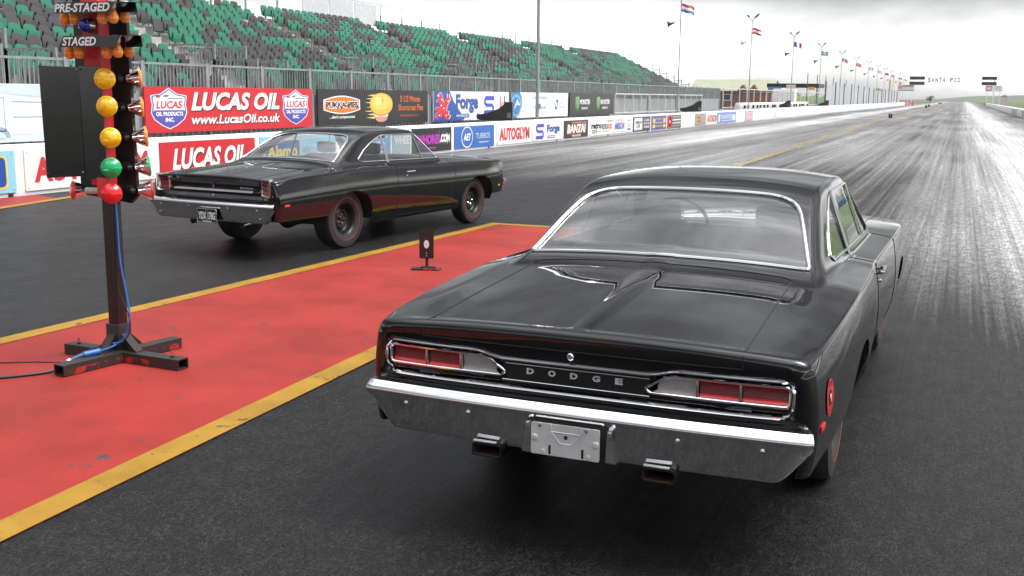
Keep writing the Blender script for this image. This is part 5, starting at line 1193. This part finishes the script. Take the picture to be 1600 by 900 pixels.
for k in range(NR):
    X_, z_ = -k*DR+.1, SF0+k*RR_
    mb.box((X_, SY1-SY0+.03, z_+.55), (.05, .05, 1.15), M['galv']); mb.box((X_-.25, SY1-SY0+.03, z_+.95), (.62, .03, .05), M['galv']); mb.box((X_-.25, SY1-SY0+.03, z_+.5), (.62, .03, .04), M['galv'])
    for q in range(5): mb.box((X_-.08-q*.11, SY1-SY0+.03, z_+.5), (.014, .014, .9), M['galv'])
mb.build('end_railing', gs, smooth=False)
for ya in AIS:
    mb = MB()
    for k in range(NR): mb.box((-k*DR+.35-.15, ya-SY0, SF0+k*RR_+.09), (.30, .95, .18), plain('stair_tread', (.36, .355, .345), .7))
    mb.build('aisle_steps', gs, smooth=False)
SG = plain('green_seat_plastic', (.036, .185, .120), .36, 0, .15, 2); SK = plain('dark_grey_seat_plastic', (.068, .065, .069), .40, 0, .15, 2)
def seat_mesh(up=True, broken=0):
    mb = MB(); mt = SG
    w_, h_ = .205, .40
    front = [Vector((x*(1-.10*max(0, (z-.2)/.2)), 0, z)) for x, z in ((0, 0), (0, 0))]
    rows = []
    for z, o, k in ((.36, .02, .92), (.50, .0, 1.0), (.66, -.025, 1.0), (.76, -.045, .93), (.795, -.055, .76), (.80, -.075, .70), (.78, -.085, .80), (.66, -.075, .96), (.40, -.03, .9)):
        rows.append([Vector((o-.018*(1-abs(t)), t*w_*k, z-(0 if z < .7 else .018*abs(t)**2))) for t in np.linspace(-1, 1, 7)])
    mb.grid(rows, mt)
    if up: pan = ((.37, .03), (.62, .09), (.64, .13), (.60, .135), (.36, .10))     # (z, x) tipped up pan
    else: pan = ((.40, .0), (.385, .18), (.40, .38), (.36, .40), (.35, .10))
    mb.grid([[Vector((x, t*w_*.95, z-.012*(1-abs(t)))) for t in np.linspace(-1, 1, 5)] for z, x in pan], mt)
    mb.box((.02, 0, .20), (.05, .05, .36), M['galv'])
    return mb
sm = {}
for nm, up in (('up', True), ('down', False)):
    for cn_, mt in (('g', SG), ('k', SK)):
        b_ = seat_mesh(up); o = b_.build('stadium_seat', smooth=True, sharp=60)
        if mt is SK: o.data.materials[0] = SK
        sm[(nm, cn_)] = o.data; bpy.data.objects.remove(o)
fw = Vector((-math.sin(YAW), math.cos(YAW))); rt_ = Vector((math.cos(YAW), math.sin(YAW)))
camI = camo.matrix_world.inverted()
def px(p):
    q = camI @ Vector(p); return (800+F_PX*q.x/-q.z, 450-F_PX*q.y/-q.z) if q.z < -.1 else (-9999, -9999)
rr = random.Random(21); seats = []
for k in range(NR):
    y = SY0+.3; blk = 0
    while y < SY1-.25:
        if any(abs(y-a_) < .72 for a_ in AIS): y += .485; continue
        ph = math.sin(y*.9+k*1.7)+math.sin(y*.37-k*.8+2)+rr.gauss(0, 1.5); bias = .10+.55*min(1, max(0, (y-22)/22))
        cl = 'g' if ph+bias*1.1-.45 > 0 else 'k'
        st = 'down' if rr.random() < .05 else 'up'
        if rr.random() > .012: seats.append((k, y, cl, st))
        y += .485
vis = []
for s_ in seats:
    k, y, cl, st = s_; p = (SX0-k*DR-.12, y, SF0+k*RR_+.6); u, v = px(p)
    hidden = 118 < u < 205 and v < 312 or 60 < u < 130 and v > 100
    if -8 < u < 1610 and -8 < v < 900 and not hidden: vis.append(((Vector(p)-camo.location).length, s_))
vis.sort(key=lambda t: t[0]); near = set(id(s_) for _, s_ in vis[:296])
bm_v = []; bm_f = []; bm_i = []; off = 0
cache = {key: (np.array([v.co[:] for v in me.vertices]), [tuple(p.vertices) for p in me.polygons], [p.material_index for p in me.polygons]) for key, me in sm.items()}
for s_ in seats:
    k, y, cl, st = s_; loc = Vector((SX0-k*DR-.12, y, SF0+k*RR_))
    if id(s_) in near:
        o = bpy.data.objects.new('stadium_seat', sm[(st, cl)]); COL.objects.link(o); o.location = loc; o.rotation_euler = (0, 0, rr.gauss(0, .025))
        tag(o, ('green' if cl == 'g' else 'dark grey')+(' plastic seat folded up' if st == 'up' else ' plastic seat with its pan folded down')+' in the nearer grandstand rows', 'seat', 'green stadium seats' if cl == 'g' else 'dark grey stadium seats')
    else:
        v_, f_, i_ = cache[(st, cl)]; bm_v.append(v_+np.array(loc)); bm_f += [tuple(a_+off for a_ in f) for f in f_]; bm_i += [(2 if q == 1 else (0 if cl == 'g' else 1)) for q in i_]; off += len(v_)
me = bpy.data.meshes.new('stadium_seats'); me.from_pydata(np.concatenate(bm_v).tolist(), [], bm_f)
for m_ in (SG, SK, M['galv']): me.materials.append(m_)
me.polygons.foreach_set('material_index', bm_i); me.polygons.foreach_set('use_smooth', [True]*len(bm_f)); me.update()
o = bpy.data.objects.new('stadium_seats', me); COL.objects.link(o); tag(o, 'rows of green and dark grey plastic seats filling the rest of the grandstand', 'seats', None, 'stuff')
# ------------------------------------------------------------------ railings
rl = empty('railing_panel', (FX-.10, 8, 1.48), 0, 'galvanised upright bar railing panel along the front of the grandstand', 'railing', 'railing panels in front of the grandstand')
PW = 2.24; mb = MB()
mb.box((0, .05, .46), (.08, .10, 1.08), M['galv']); mb.box((0, PW/2+.05, .95), (.05, PW-.10, .05), M['galv']); mb.box((0, PW/2+.05, .06), (.04, PW-.10, .04), M['galv']); mb.build('frame', rl, smooth=False)
mb = MB()
for i in range(18): mb.box((0, .15+i*.12, .505), (.02, .02, .86), M['galv'])
mb.build('bars', rl, smooth=False)
for i in range(1, 33):
    c_ = copy_tree(rl); c_.location = (FX-.10, 8+i*PW, 1.48)
for i, ya in enumerate(AIS):
    o = empty('stair_railing', (SX0, ya, SF0), 0, 'galvanised barred railing round the foot of a grandstand stair', 'railing', 'railings round the grandstand stairs'); mb = MB()
    for dy in (-.75, .75):
        for x0, x1, z0 in ((1.1, -.4, 0), (-.4, -1.9, .45)):
            mb.box(((x0+x1)/2, dy, z0+1.2), (abs(x1-x0), .04, .05), M['galv']); mb.box(((x0+x1)/2, dy, z0+.25), (abs(x1-x0), .03, .04), M['galv'])
            for x in (x0, x1): mb.box((x, dy+.002, z0+.6), (.06, .06, 1.25), M['galv'])
            for q in range(12): mb.box((x0+(x1-x0)*(q+.5)/12, dy, z0+.72), (.016, .016, .95), M['galv'])
    for q in range(12): mb.box((-1.92, -.7+q*.127, 1.15), (.016, .016, .95), M['galv'])
    mb.box((-1.92, 0, 1.64), (.05, 1.5, .05), M['galv']); mb.build('frame', o, smooth=False)
for y in (24.9, 25.6, 39.3, 41.0, 57.6):
    o = empty('green_gate', (FX-.22, y, 1.45), 0, 'dark green slatted gate leaf behind the grandstand railing', 'gate', 'green gate leaves'); mb = MB()
    gm = plain('dark_green_slats', (.012, .085, .045), .5)
    for q in range(6): mb.box((0, q*.10, .5), (.02, .07, .98), gm)
    mb.box((-.02, .25, .1), (.02, .6, .05), gm); mb.box((-.02, .25, .9), (.02, .6, .05), gm); mb.build('slats', o, smooth=False)
# ------------------------------------------------------------------ lamp posts with flags and horn speakers
FLG = {'dutch': ('h', [(.60, .05, .06), WHITE, (.06, .14, .45)]), 'austrian': ('h', [(.60, .05, .05), WHITE, (.60, .05, .05)]), 'french': ('v', [(.06, .12, .45), WHITE, (.62, .05, .06)]), 'swedish': ('x', [(.06, .22, .52), (.78, .58, .06)]), 'canton': ('c', [(.62, .07, .08), WHITE, (.07, .10, .38)]), 'swiss': ('x', [(.62, .04, .05), WHITE]), 'rwg': ('h', [(.60, .08, .07), WHITE, (.35, .50, .08)]), 'blue': ('h', [(.20, .35, .62), WHITE, (.20, .35, .62)]), 'red': ('h', [(.62, .06, .05), (.62, .06, .05), (.62, .06, .05)]), 'bel': ('v', [(.05, .05, .04), (.72, .50, .05), (.60, .07, .06)]), 'orange': ('h', [(.72, .25, .06), (.72, .25, .06), WHITE])}
def flag_mesh(kind, L_=.82, H_=.48, seed=0):
    typ, cols = FLG[kind]; mb = MB(); nu, nv = 15, 12; rr = random.Random(seed); p0 = rr.uniform(0, 6); dr = rr.uniform(.10, .28)
    def pt(u, v): return Vector((L_*u*.93, .14*u*math.sin(u*7+p0+v*1.2), -H_*(1-v)-dr*L_*u*u+.03*math.sin(u*9+p0)))
    for i in range(nu):
        for j in range(nv):
            u, v = (i+.5)/nu, (j+.5)/nv
            if typ == 'h': c_ = cols[min(2, int((1-v)*3))]
            elif typ == 'v': c_ = cols[min(2, int(u*3))]
            elif typ == 'x': c_ = cols[1] if (abs(u-(.38 if kind == 'swedish' else .5)) < .10 or abs(v-.5) < .12) and (kind == 'swedish' or (.2 < u < .8 and .15 < v < .85)) else cols[0]
            else: c_ = cols[2] if u < .4 and v > .5 else cols[int(v*6) % 2]
            mb.add([pt(i/nu, j/nv), pt((i+1)/nu, j/nv), pt((i+1)/nu, (j+1)/nv), pt(i/nu, (j+1)/nv)], [(0, 1, 2, 3)], ink(*c_, .7))
    return mb
PL = [(40.9, None, 'plain grey lamp post standing behind the ferry board, cut by the top frame edge', 9.6), (64.3, 'dutch', 'tall grey post flying a red, white and blue banded flag', 8.9), (87.7, 'austrian', 'grey lamp post flying a red white red banded flag', 7.8), (110.7, 'french', 'grey lamp post flying a blue white and red upright banded flag', 7.75), (133.3, 'swedish', 'grey lamp post flying a blue flag with a yellow cross', 7.75), (156.9, 'canton', 'grey lamp post flying a red and white flag with a blue corner', 7.8), (178.5, 'swiss', 'grey lamp post flying a red flag with a white cross', 7.75), (203, 'rwg', 'thin far lamp post with a red, white and lime green flag', 7.9), (225, 'blue', 'thin far lamp post with a pale blue flag', 7.85), (246, 'red', 'thin far lamp post with a plain red flag', 7.8), (267, 'austrian', 'thin far lamp post flying red and white stripes past the plain red flag', 7.8), (300, 'bel', 'thin far lamp post with a black, yellow and red flag', 7.9), (326, 'orange', 'farthest thin lamp post with an orange flag', 7.9)]
for i, (y, fl, lab, h) in enumerate(PL):
    o = empty('lamp_post', (-16.0, y, 0), 0, lab, 'lamp post', 'lamp posts along the left wall'); mb = MB()
    r0 = .075 if i == 0 else .046
    pole_m = plain('dull_grey_post', (.30, .305, .31), .5, .3, .15, 3)
    mb.tube([(0, 0, 0), (0, 0, h*.5), (0, 0, h)], [r0, r0*.85, r0*.6], pole_m, 12); mb.build('pole', o)
    if i == 0:
        mb = MB(); mb.box((.09, 0, 1.35), (.10, .12, .22), M['galv'], bev=.01); mb.cyl((0, 0, 1.9), (0, 0, 1.96), r0+.012, M['galv'], 12); mb.build('junction_box', o)
    for sx, tl, sz in ((1, .5, .42), (-1, .35, .24)):
        mb = MB(); mb.tube([(0, 0, h-.02), (sx*.16, -.05, h+.18), (sx*.22, -.08, h+.26)], .022, M['black_flat'], 6); mb.box((sx*(.24+sz*.3), -.10, h+.36), (sz, .28, .10), M['black_flat'], Matrix.Rotation(-sx*.75, 3, 'Y'), bev=.02); mb.build('floodlight', o)
    if fl:
        f_ = flag_mesh(fl, seed=i).build('flag', o, sharp=70); f_.location = (r0*.8, 0, 7.25); f_.rotation_euler = (0, 0, .35)
        mt = Matrix.Translation((-.50, -.12, 6.12)) @ Vector((-1, -.45, -.25)).to_track_quat('Z', 'Y').to_matrix().to_4x4(); mb = MB()
        mb.lathe([(.03, -.20), (.05, -.10), (.07, 0), (.12, .14), (.20, .24), (.205, .25), (.19, .25), (.10, .14), (.03, .06), (0, .06)], M['black_flat'] if i != 2 else plain('pale_horn', (.45, .44, .42), .5), 20, mt); mb.tube([(0, 0, 6.25), (-.25, -.06, 6.34), (-.46, -.11, 6.2)], .018, M['black_flat'], 6); mb.build('horn_speaker', o)
# black bass horns standing behind the wall
HS = plain('black_speaker_cabinet', (.010, .010, .011), .42, 0, .25, 5)
for i, (y, lab) in enumerate(((36.1, 'black wedge shaped horn loudspeaker in front of the Forge and ferry boards'), (66.8, 'black wedge shaped horn loudspeaker in front of the empty board frames'), (104.5, 'third black wedge horn loudspeaker down the wall, near the brick building'), (136, 'farthest black wedge horn loudspeaker by the white trailer'))):
    o = empty('horn_loudspeaker', (-15.75, y, 0), .33, lab, 'loudspeaker', 'black horn loudspeakers behind the wall'); mb = MB()
    out = [(-.62, .92), (-.62, 1.08), (-.30, 1.14), (.12, 1.30), (.36, 1.50), (.40, 1.54), (.62, 1.54), (.62, .88), (-.5, .88)]
    mb.prism(out, lambda u, v, d: (u, d, v), -.27, .27, HS); mb.build('cabinet', o, smooth=False)
    mb = MB(); mb.lathe([(.0, -.10), (.07, -.09), (.10, -.03), (.10, .05)], M['black_flat'], 18, Matrix.Translation((-.64, -.10, 1.02)) @ Matrix.Rotation(-PI/2, 4, 'Y')); mb.build('driver', o)
    mb = MB(); mb.box((.50, -.275, 1.07), (.20, .015, .26), M['black_flat']); mb.box((.50, -.285, 1.07), (.14, .015, .19), plain('grey_socket_panel', (.10, .10, .10), .4)); mb.box((.55, -.296, 1.06), (.035, .01, .035), plain('red_socket', (.40, .06, .05), .5)); mb.build('socket_panel', o, smooth=False)
    for x in (-.4, .45): mb = MB(); mb.box((x, 0, .44), (.08, .4, .88), M['galv']); mb.build('leg', o, smooth=False)
# ------------------------------------------------------------------ far end: gantry, screens, huts, fences
ga = empty('finish_gantry', (-5, 300, 0), 0, 'white overhead gantry across the track spelling SANTA POD between black score boards', 'gantry'); wm = plain('gantry_white', (.80, .80, .80), .5)
mb = MB()
for x in (-12.3, 12.0): mb = MB(); mb.box((x, .3, 3.7), (.28, .28, 7.4), wm); mb.build('post', ga, smooth=False)
mb = MB()
for z in (5.95, 7.45): mb.box((-.1, .3, z), (24.4, .05, .05), wm)
mb.build('truss', ga, smooth=False)
for x0, x1 in ((-8.28, -4.6), (9.0, 12.5)):
    for z0, z1 in ((6.72, 7.56), (5.38, 6.22)):
        mb = MB(); mb.box(((x0+x1)/2, 0, (z0+z1)/2), (x1-x0, .25, z1-z0), M['black_flat'], bev=.03)
        for q in range(12): mb.box((x0+(q+.5)*(x1-x0)/12, -.13, (z0+z1)/2), (.03, .02, z1-z0-.1), plain('screen_grid', (.04, .04, .045), .3))
        mb.build('score_board', ga, smooth=False)
ar = Art(lambda u, v, d: Vector((u, -.02-d, v)), .0); mb = MB()
for ch, x in zip('SANTA POD', np.linspace(-3.55, 3.55, 9)):
    if ch != ' ': ar.text(mb, ch, x+.05, 6.68, 1.15, (.010, .010, .010), .62, 0, .03, 0, 1.0)
mb.build('lettering', ga, smooth=False, fix=False)
for x, lab, side in ((-14.0, 'white sign with red and dark blocks at the left foot of the gantry', 0), (6.9, 'white sign with a red bordered square at the right foot of the gantry', 1)):
    o = empty('far_sign', (x, 299, 0), 0, lab, 'sign'); mb = MB(); mb.box((0, 0, 4.55), (4.0, .12, 1.5), wm); mb.box((-1.5, .12, 1.9), (.14, .14, 3.8), wm); mb.box((1.5, .12, 1.9), (.14, .14, 3.8), wm); mb.build('board', o, smooth=False)
    mb = MB(); ar = Art(lambda u, v, d: Vector((u, -.07-d, v)), .0)
    if not side: ar.rect(mb, -1.35, 4.80, 1.1, .85, (.62, .06, .10)); ar.ring(mb, -1.35, 4.80, .30, .24, .09, WHITE, 1); ar.rect(mb, .6, 5.1, 2.6, .35, (.08, .08, .08)); ar.rect(mb, .6, 4.60, 2.6, .25, (.5, .5, .5)); ar.rect(mb, 0, 4.0, 3.8, .22, (.10, .10, .10))
    else: ar.rect(mb, -1.1, 4.6, 1.3, 1.2, (.58, .10, .12)); ar.rect(mb, -1.1, 4.6, 1.0, .7, (.72, .70, .70), 1); ar.rect(mb, 1.0, 4.6, 1.3, .8, (.66, .66, .67))
    mb.build('print', o, smooth=False, fix=False)
o = empty('control_hut', (8.3, 260, 0), 0, 'small brown and white hut beside the right wall under the gantry sign', 'hut'); mb = MB(); mb.box((0, 0, 1.15), (1.6, 1.6, 2.3), plain('hut_cream', (.55, .52, .48), .6)); mb.build('wall', o, smooth=False); mb = MB(); mb.box((0, 0, 2.55), (1.3, 1.3, .5), plain('hut_brown', (.16, .10, .07), .6), taper=.6); mb.build('roof', o, smooth=False)
# tall grey hoarding with posts
o = empty('hoarding', (-17.2, 150, 0), 0, 'tall pale grey hoarding with dark posts far down the left side', 'fence'); mb = MB(); mb.box((0, 90, 1.8), (.06, 180, 3.5), plain('pale_hoarding', (.40, .41, .43), .5, .1, .15, .25)); mb.build('sheeting', o, smooth=False)
for y in list(np.arange(0, 181, 12)): mb = MB(); mb.box((.08, y, 2.0), (.14, .14, 4.1 if y < 60 else 3.8), plain('dark_post', (.10, .10, .10), .5)); mb.build('post', o, smooth=False)
o = empty('frame_fence', (-17.0, 82.5, 0), 0, 'open pale steel frame fence between the sheet fence and the hoarding', 'fence'); mb = MB(); fm = plain('off_white_steel', (.55, .55, .53), .5)
for y in np.arange(0, 66, 3.3): mb.box((0, y, 1.25), (.07, .07, 2.5), fm)
mb.box((0, 33, 2.46), (.05, 66, .06), fm); mb.box((0, 33, 1.0), (.04, 66, .05), fm); mb.build('frame', o, smooth=False)
for i in range(6):
    o = empty('mast', (-18.0, 138+i*9.5, 0), 0, 'thin dark mast standing above the far hoarding', 'mast', 'thin dark masts by the hoarding'); mb = MB(); mb.tube([(0, 0, 0), (0, 0, 4.8)], [.07, .05], plain('dark_post', (.10, .10, .10), .5), 8); mb.build('pole', o)
wb = empty('white_barrel', (-16.4, 86.5, 0), 0, 'white plastic barrel with dark marking in the row behind the wall', 'barrel', 'white barrels behind the wall'); mb = MB()
mb.lathe([(.0, 0), (.40, 0), (.46, .12), (.46, .5), (.43, .54), (.46, .58), (.46, 1.1), (.40, 1.3), (.36, 1.36), (0, 1.36)], plain('barrel_white', (.72, .72, .73), .4), 16); mb.build('drum', wb); mb = MB(); mb.box((.40, -.2, 1.05), (.12, .3, .24), M['black_flat']); mb.build('marking', wb, smooth=False)
for i in range(1, 20): c_ = copy_tree(wb); c_.location = (-16.4+random.uniform(-.1, .1), 86.5+i*1.95+random.uniform(-.3, .3), 0)
# brick clubhouse
def brick():
    m, nt, b = new_mat('red_brick'); tc = N(nt, 'ShaderNodeTexCoord'); mp = N(nt, 'ShaderNodeMapping'); mp.inputs['Rotation'].default_value = (PI/2, 0, 0); L(nt, tc.outputs['Object'], mp.inputs[0])
    br = N(nt, 'ShaderNodeTexBrick'); br.inputs['Scale'].default_value = 4; br.inputs['Color1'].default_value = (.26, .085, .06, 1); br.inputs['Color2'].default_value = (.20, .07, .05, 1); br.inputs['Mortar'].default_value = (.30, .26, .23, 1); L(nt, mp.outputs[0], br.inputs['Vector']); L(nt, br.outputs['Color'], b.inputs['Base Color']); b.inputs['Roughness'].default_value = .85; return m
BR = brick()
o = empty('clubhouse', (-33.8, 170, 0), 0, 'low red brick building with a pale green pitched roof beyond the grandstand', 'building'); mb = MB(); mb.box((0, 4, 1.35), (12.5, 8, 2.7), BR); mb.prism([(0, 2.7), (8, 2.7), (4, 4.4)], lambda u, v, d: (d, u, v), 6.0, 6.248, plain('gable_white', (.55, .52, .5), .6)); mb.build('wall', o, smooth=False)
mb = MB(); rm_ = plain('pale_green_roof', (.27, .285, .20), .6, 0, .12, .5); mb.prism([(-.5, 2.68), (4, 4.45), (8.5, 2.68), (8.5, 2.80), (4, 4.60), (-.5, 2.80)], lambda u, v, d: (d, u, v), -6.7, 6.5, rm_); mb.build('roof', o, smooth=False)
for x in (1.9, 3.6): mb = MB(); mb.prism([(-.8, 2.82), (.8, 2.82), (0, 3.75)], lambda u, v, d: (x+u, d, v), -.7, 1.5, BR); mb.build('dormer', o, smooth=False)
for x in (-3.5, -.6, 2.8): 
    mb = MB(); mb.box((x, -.02, 1.75), (1.2, .08, 1.0), wm); mb.build('window', o, smooth=False); wobj = bpy.data.objects[-1] if False else None
    mb = MB(); mb.box((x, -.07, 1.75), (1.0, .03, .8), plain('dark_pane', (.05, .06, .07), .15)); mb.build('window_pane', o, smooth=False)
o = empty('brick_shed', (-22.5, 128, 0), 0, 'small flat roofed red brick shed left of the white trailer', 'building'); mb = MB(); mb.box((0, 0, 1.15), (2.6, 3, 2.3), BR); mb.build('wall', o, smooth=False); mb = MB(); mb.box((0, 0, 2.36), (2.8, 3.2, .12), M['galv']); mb.build('roof', o, smooth=False)
o = empty('trailer', (-19.6, 131, 0), .1, 'white box trailer with a red stripe parked behind the wall', 'trailer'); mb = MB(); mb.box((0, 0, 1.75), (2.5, 6, 2.1), wm, bev=.08); mb.build('body', o, smooth=False); mb = MB(); mb.box((0, -3.01, 1.25), (2.4, .03, .12), ink(.6, .08, .06)); mb.box((1.26, 0, 1.25), (.03, 5.8, .12), ink(.6, .08, .06)); mb.build('stripe', o, smooth=False)
for sx in (-1, 1): mb = MB(); mb.lathe([(0, -.12), (.36, -.12), (.38, 0), (.36, .12), (0, .12)], M['rubber'], 18, Matrix.Translation((sx*1.1, 1, .38)) @ Matrix.Rotation(PI/2, 4, 'Y')); mb.build('wheel', o)
o = empty('canopy', (-20.5, 146, 0), 0, 'dark flat roofed canopy with blue and cream fascia behind the trailer', 'canopy'); mb = MB(); mb.box((0, 0, 3.35), (6.6, 6, .5), M['black_flat'], bev=.02); mb.build('roof', o, smooth=False); mb = MB(); mb.box((-2.2, -3.05, 2.95), (1.6, .06, .5), ink(.06, .20, .50)); mb.box((-.2, -3.05, 3.1), (1.2, .06, .7), ink(.7, .62, .5)); mb.box((2.4, -3.05, 3.0), (.8, .06, .4), ink(.75, .35, .05)); mb.build('fascia', o, smooth=False)
for x in (-3.1, 0, 3.1): mb = MB(); mb.box((x, -2.8, 1.55), (.14, .14, 3.1), M['galv']); mb.build('post', o, smooth=False)
for i, (x, y) in enumerate(((-6.25, 108), (-7.0, 240), (-7.35, 272), (-7.9, 420), (-8.2, 470))):
    o = empty('timing_block', (x, y, 0), 0, ['nearest black timing block standing on the centre line', 'first of the close pair of timing blocks on the centre line', 'second of the close pair of timing blocks on the centre line', 'black timing block far down the centre line', 'farthest black timing block on the centre line'][i], 'timing block', 'timing blocks on the centre line'); mb = MB(); s_ = 1 if i < 1 else 1.3
    mb.box((0, 0, .20*s_), (.34*s_, .30, .40*s_), M['black_flat'], bev=.04, taper=1); mb.build('foam_block', o); mb = MB(); mb.box((0, -.155, .25*s_), (.10, .02, .06), M['silver'], bev=.004); mb.build('sensor', o)
for x in (-13.2, -10.4):
    o = empty('marker_pole', (x-7, 335, 5.2), 0, ('taller' if x < -12 else 'shorter')+' yellow marker pole on the grass bank by the gantry', 'marker pole'); mb = MB(); hh_ = 2.0 if x < -12 else 1.5; mb.box((0, 0, hh_/2-.6), (.5, .2, hh_+1.2), ink(.75, .50, .03), bev=.05); mb.build('post', o)
o = empty('crash_barrier', (24, 190, 0), 0, 'low blue padded barrier in the grass at the right frame edge', 'barrier'); mb = MB(); mb.box((0, 0, .45), (8, 1, .9), ink(.03, .16, .42), bev=.12); mb.build('pad', o)
o = empty('low_wall', (16, 215, 0), 0, 'second white concrete wall in the grass beyond the right barrier', 'wall'); mb = MB(); mb.prism([(-.2, 0), (.2, 0), (.12, .95), (-.12, .95)], lambda u, v, d: (u+d*.02, d, v), -30, 95, WM); mb.build('wall', o, smooth=False)
# ------------------------------------------------------------------ far trees
lf = {}
def leaf_mat(col):
    if col in lf: return lf[col]
    m, nt, b = new_mat('foliage'); f = noise(nt, .6, 5, .7); L(nt, ramp(nt, f, [(.3, tuple(c*.55 for c in col)), (.7, tuple(c*1.35 for c in col))]), b.inputs['Base Color']); b.inputs['Roughness'].default_value = .8; lf[col] = m; return m
bark = plain('bark', (.07, .05, .035), .9)
def tree(x, y, h, w_, seed, lab, col=(.045, .075, .03), z=0):
    rr = random.Random(seed); o = empty('tree', (x, y, z), 0, lab, 'tree', 'far trees'); mb = MB()
    mb.tube([(0, 0, 0), (.1, 0, h*.3), (0, .1, h*.7)], [h*.035, h*.025, h*.01], bark, 7)
    for k in range(4): a_ = k*1.6; mb.tube([(0, 0, h*.3), (math.cos(a_)*w_*.3, math.sin(a_)*w_*.3, h*.6)], [h*.015, h*.005], bark, 5)
    mb.build('trunk', o); mb = MB(); cl = [(rr.gauss(0, w_*.25), rr.gauss(0, w_*.25), h*(.45+.45*rr.random()), w_*(.18+.14*rr.random())) for _ in range(9)]
    for _ in range(900):
        cx_, cy_, cz_, r = rr.choice(cl); v = Vector((rr.gauss(0, 1), rr.gauss(0, 1), rr.gauss(0, .8))).normalized()*r*rr.uniform(.5, 1.05); s_ = h*.04*rr.uniform(.6, 1.3)
        n_ = Vector((rr.gauss(0, 1), rr.gauss(0, 1), rr.gauss(0, 1)+.6)).normalized(); a_ = n_.orthogonal().normalized()*s_; b_ = n_.cross(a_).normalized()*s_*.7; p = Vector((cx_, cy_, cz_))+v
        mb.add([p-a_, p-b_, p+a_, p+b_], [(0, 1, 2, 3)], leaf_mat(col))
    mb.build('crown', o, smooth=False, fix=False)
tree(-12.8, 480, 3.0, 3.2, 1, 'dark round tree standing alone left of the track end')
rr = random.Random(5)
TL = ['broad tree at the left end of the line', 'small tree second from the left', 'tall tree', 'low bushy tree', 'pale tree', 'narrow tree', 'wide tree', 'darkest tree', 'rightmost tree']
for i in range(9): tree(46+i*13+rr.uniform(-4, 4), 640+rr.uniform(-40, 40), 3.4+rr.uniform(0, 2.2)+i*.25, 8+rr.uniform(0, 5), 30+i, TL[i]+' on the skyline beyond the right wall', (.05+.01*(i % 3), .085, .03))

for o_ in list(TS.collection.objects): bpy.data.objects.remove(o_)
bpy.data.scenes.remove(TS)
# pale damp air over the strip
hz = MB(); hz.box((0, 1500, 9), (1960, 4500, 22), M['white']); hz = hz.build('haze', smooth=False); tag(hz, kind='stuff', label='thin pale damp air over the whole strip')
m, nt, b = new_mat('haze_air'); nt.nodes.remove(b); v_ = N(nt, 'ShaderNodeVolumePrincipled'); v_.inputs['Color'].default_value = (.93, .94, .95, 1); v_.inputs['Density'].default_value = .00018; v_.inputs['Anisotropy'].default_value = .2
L(nt, v_.outputs[0], nt.nodes['Material Output'].inputs['Volume']); hz.data.materials.clear(); hz.data.materials.append(m)
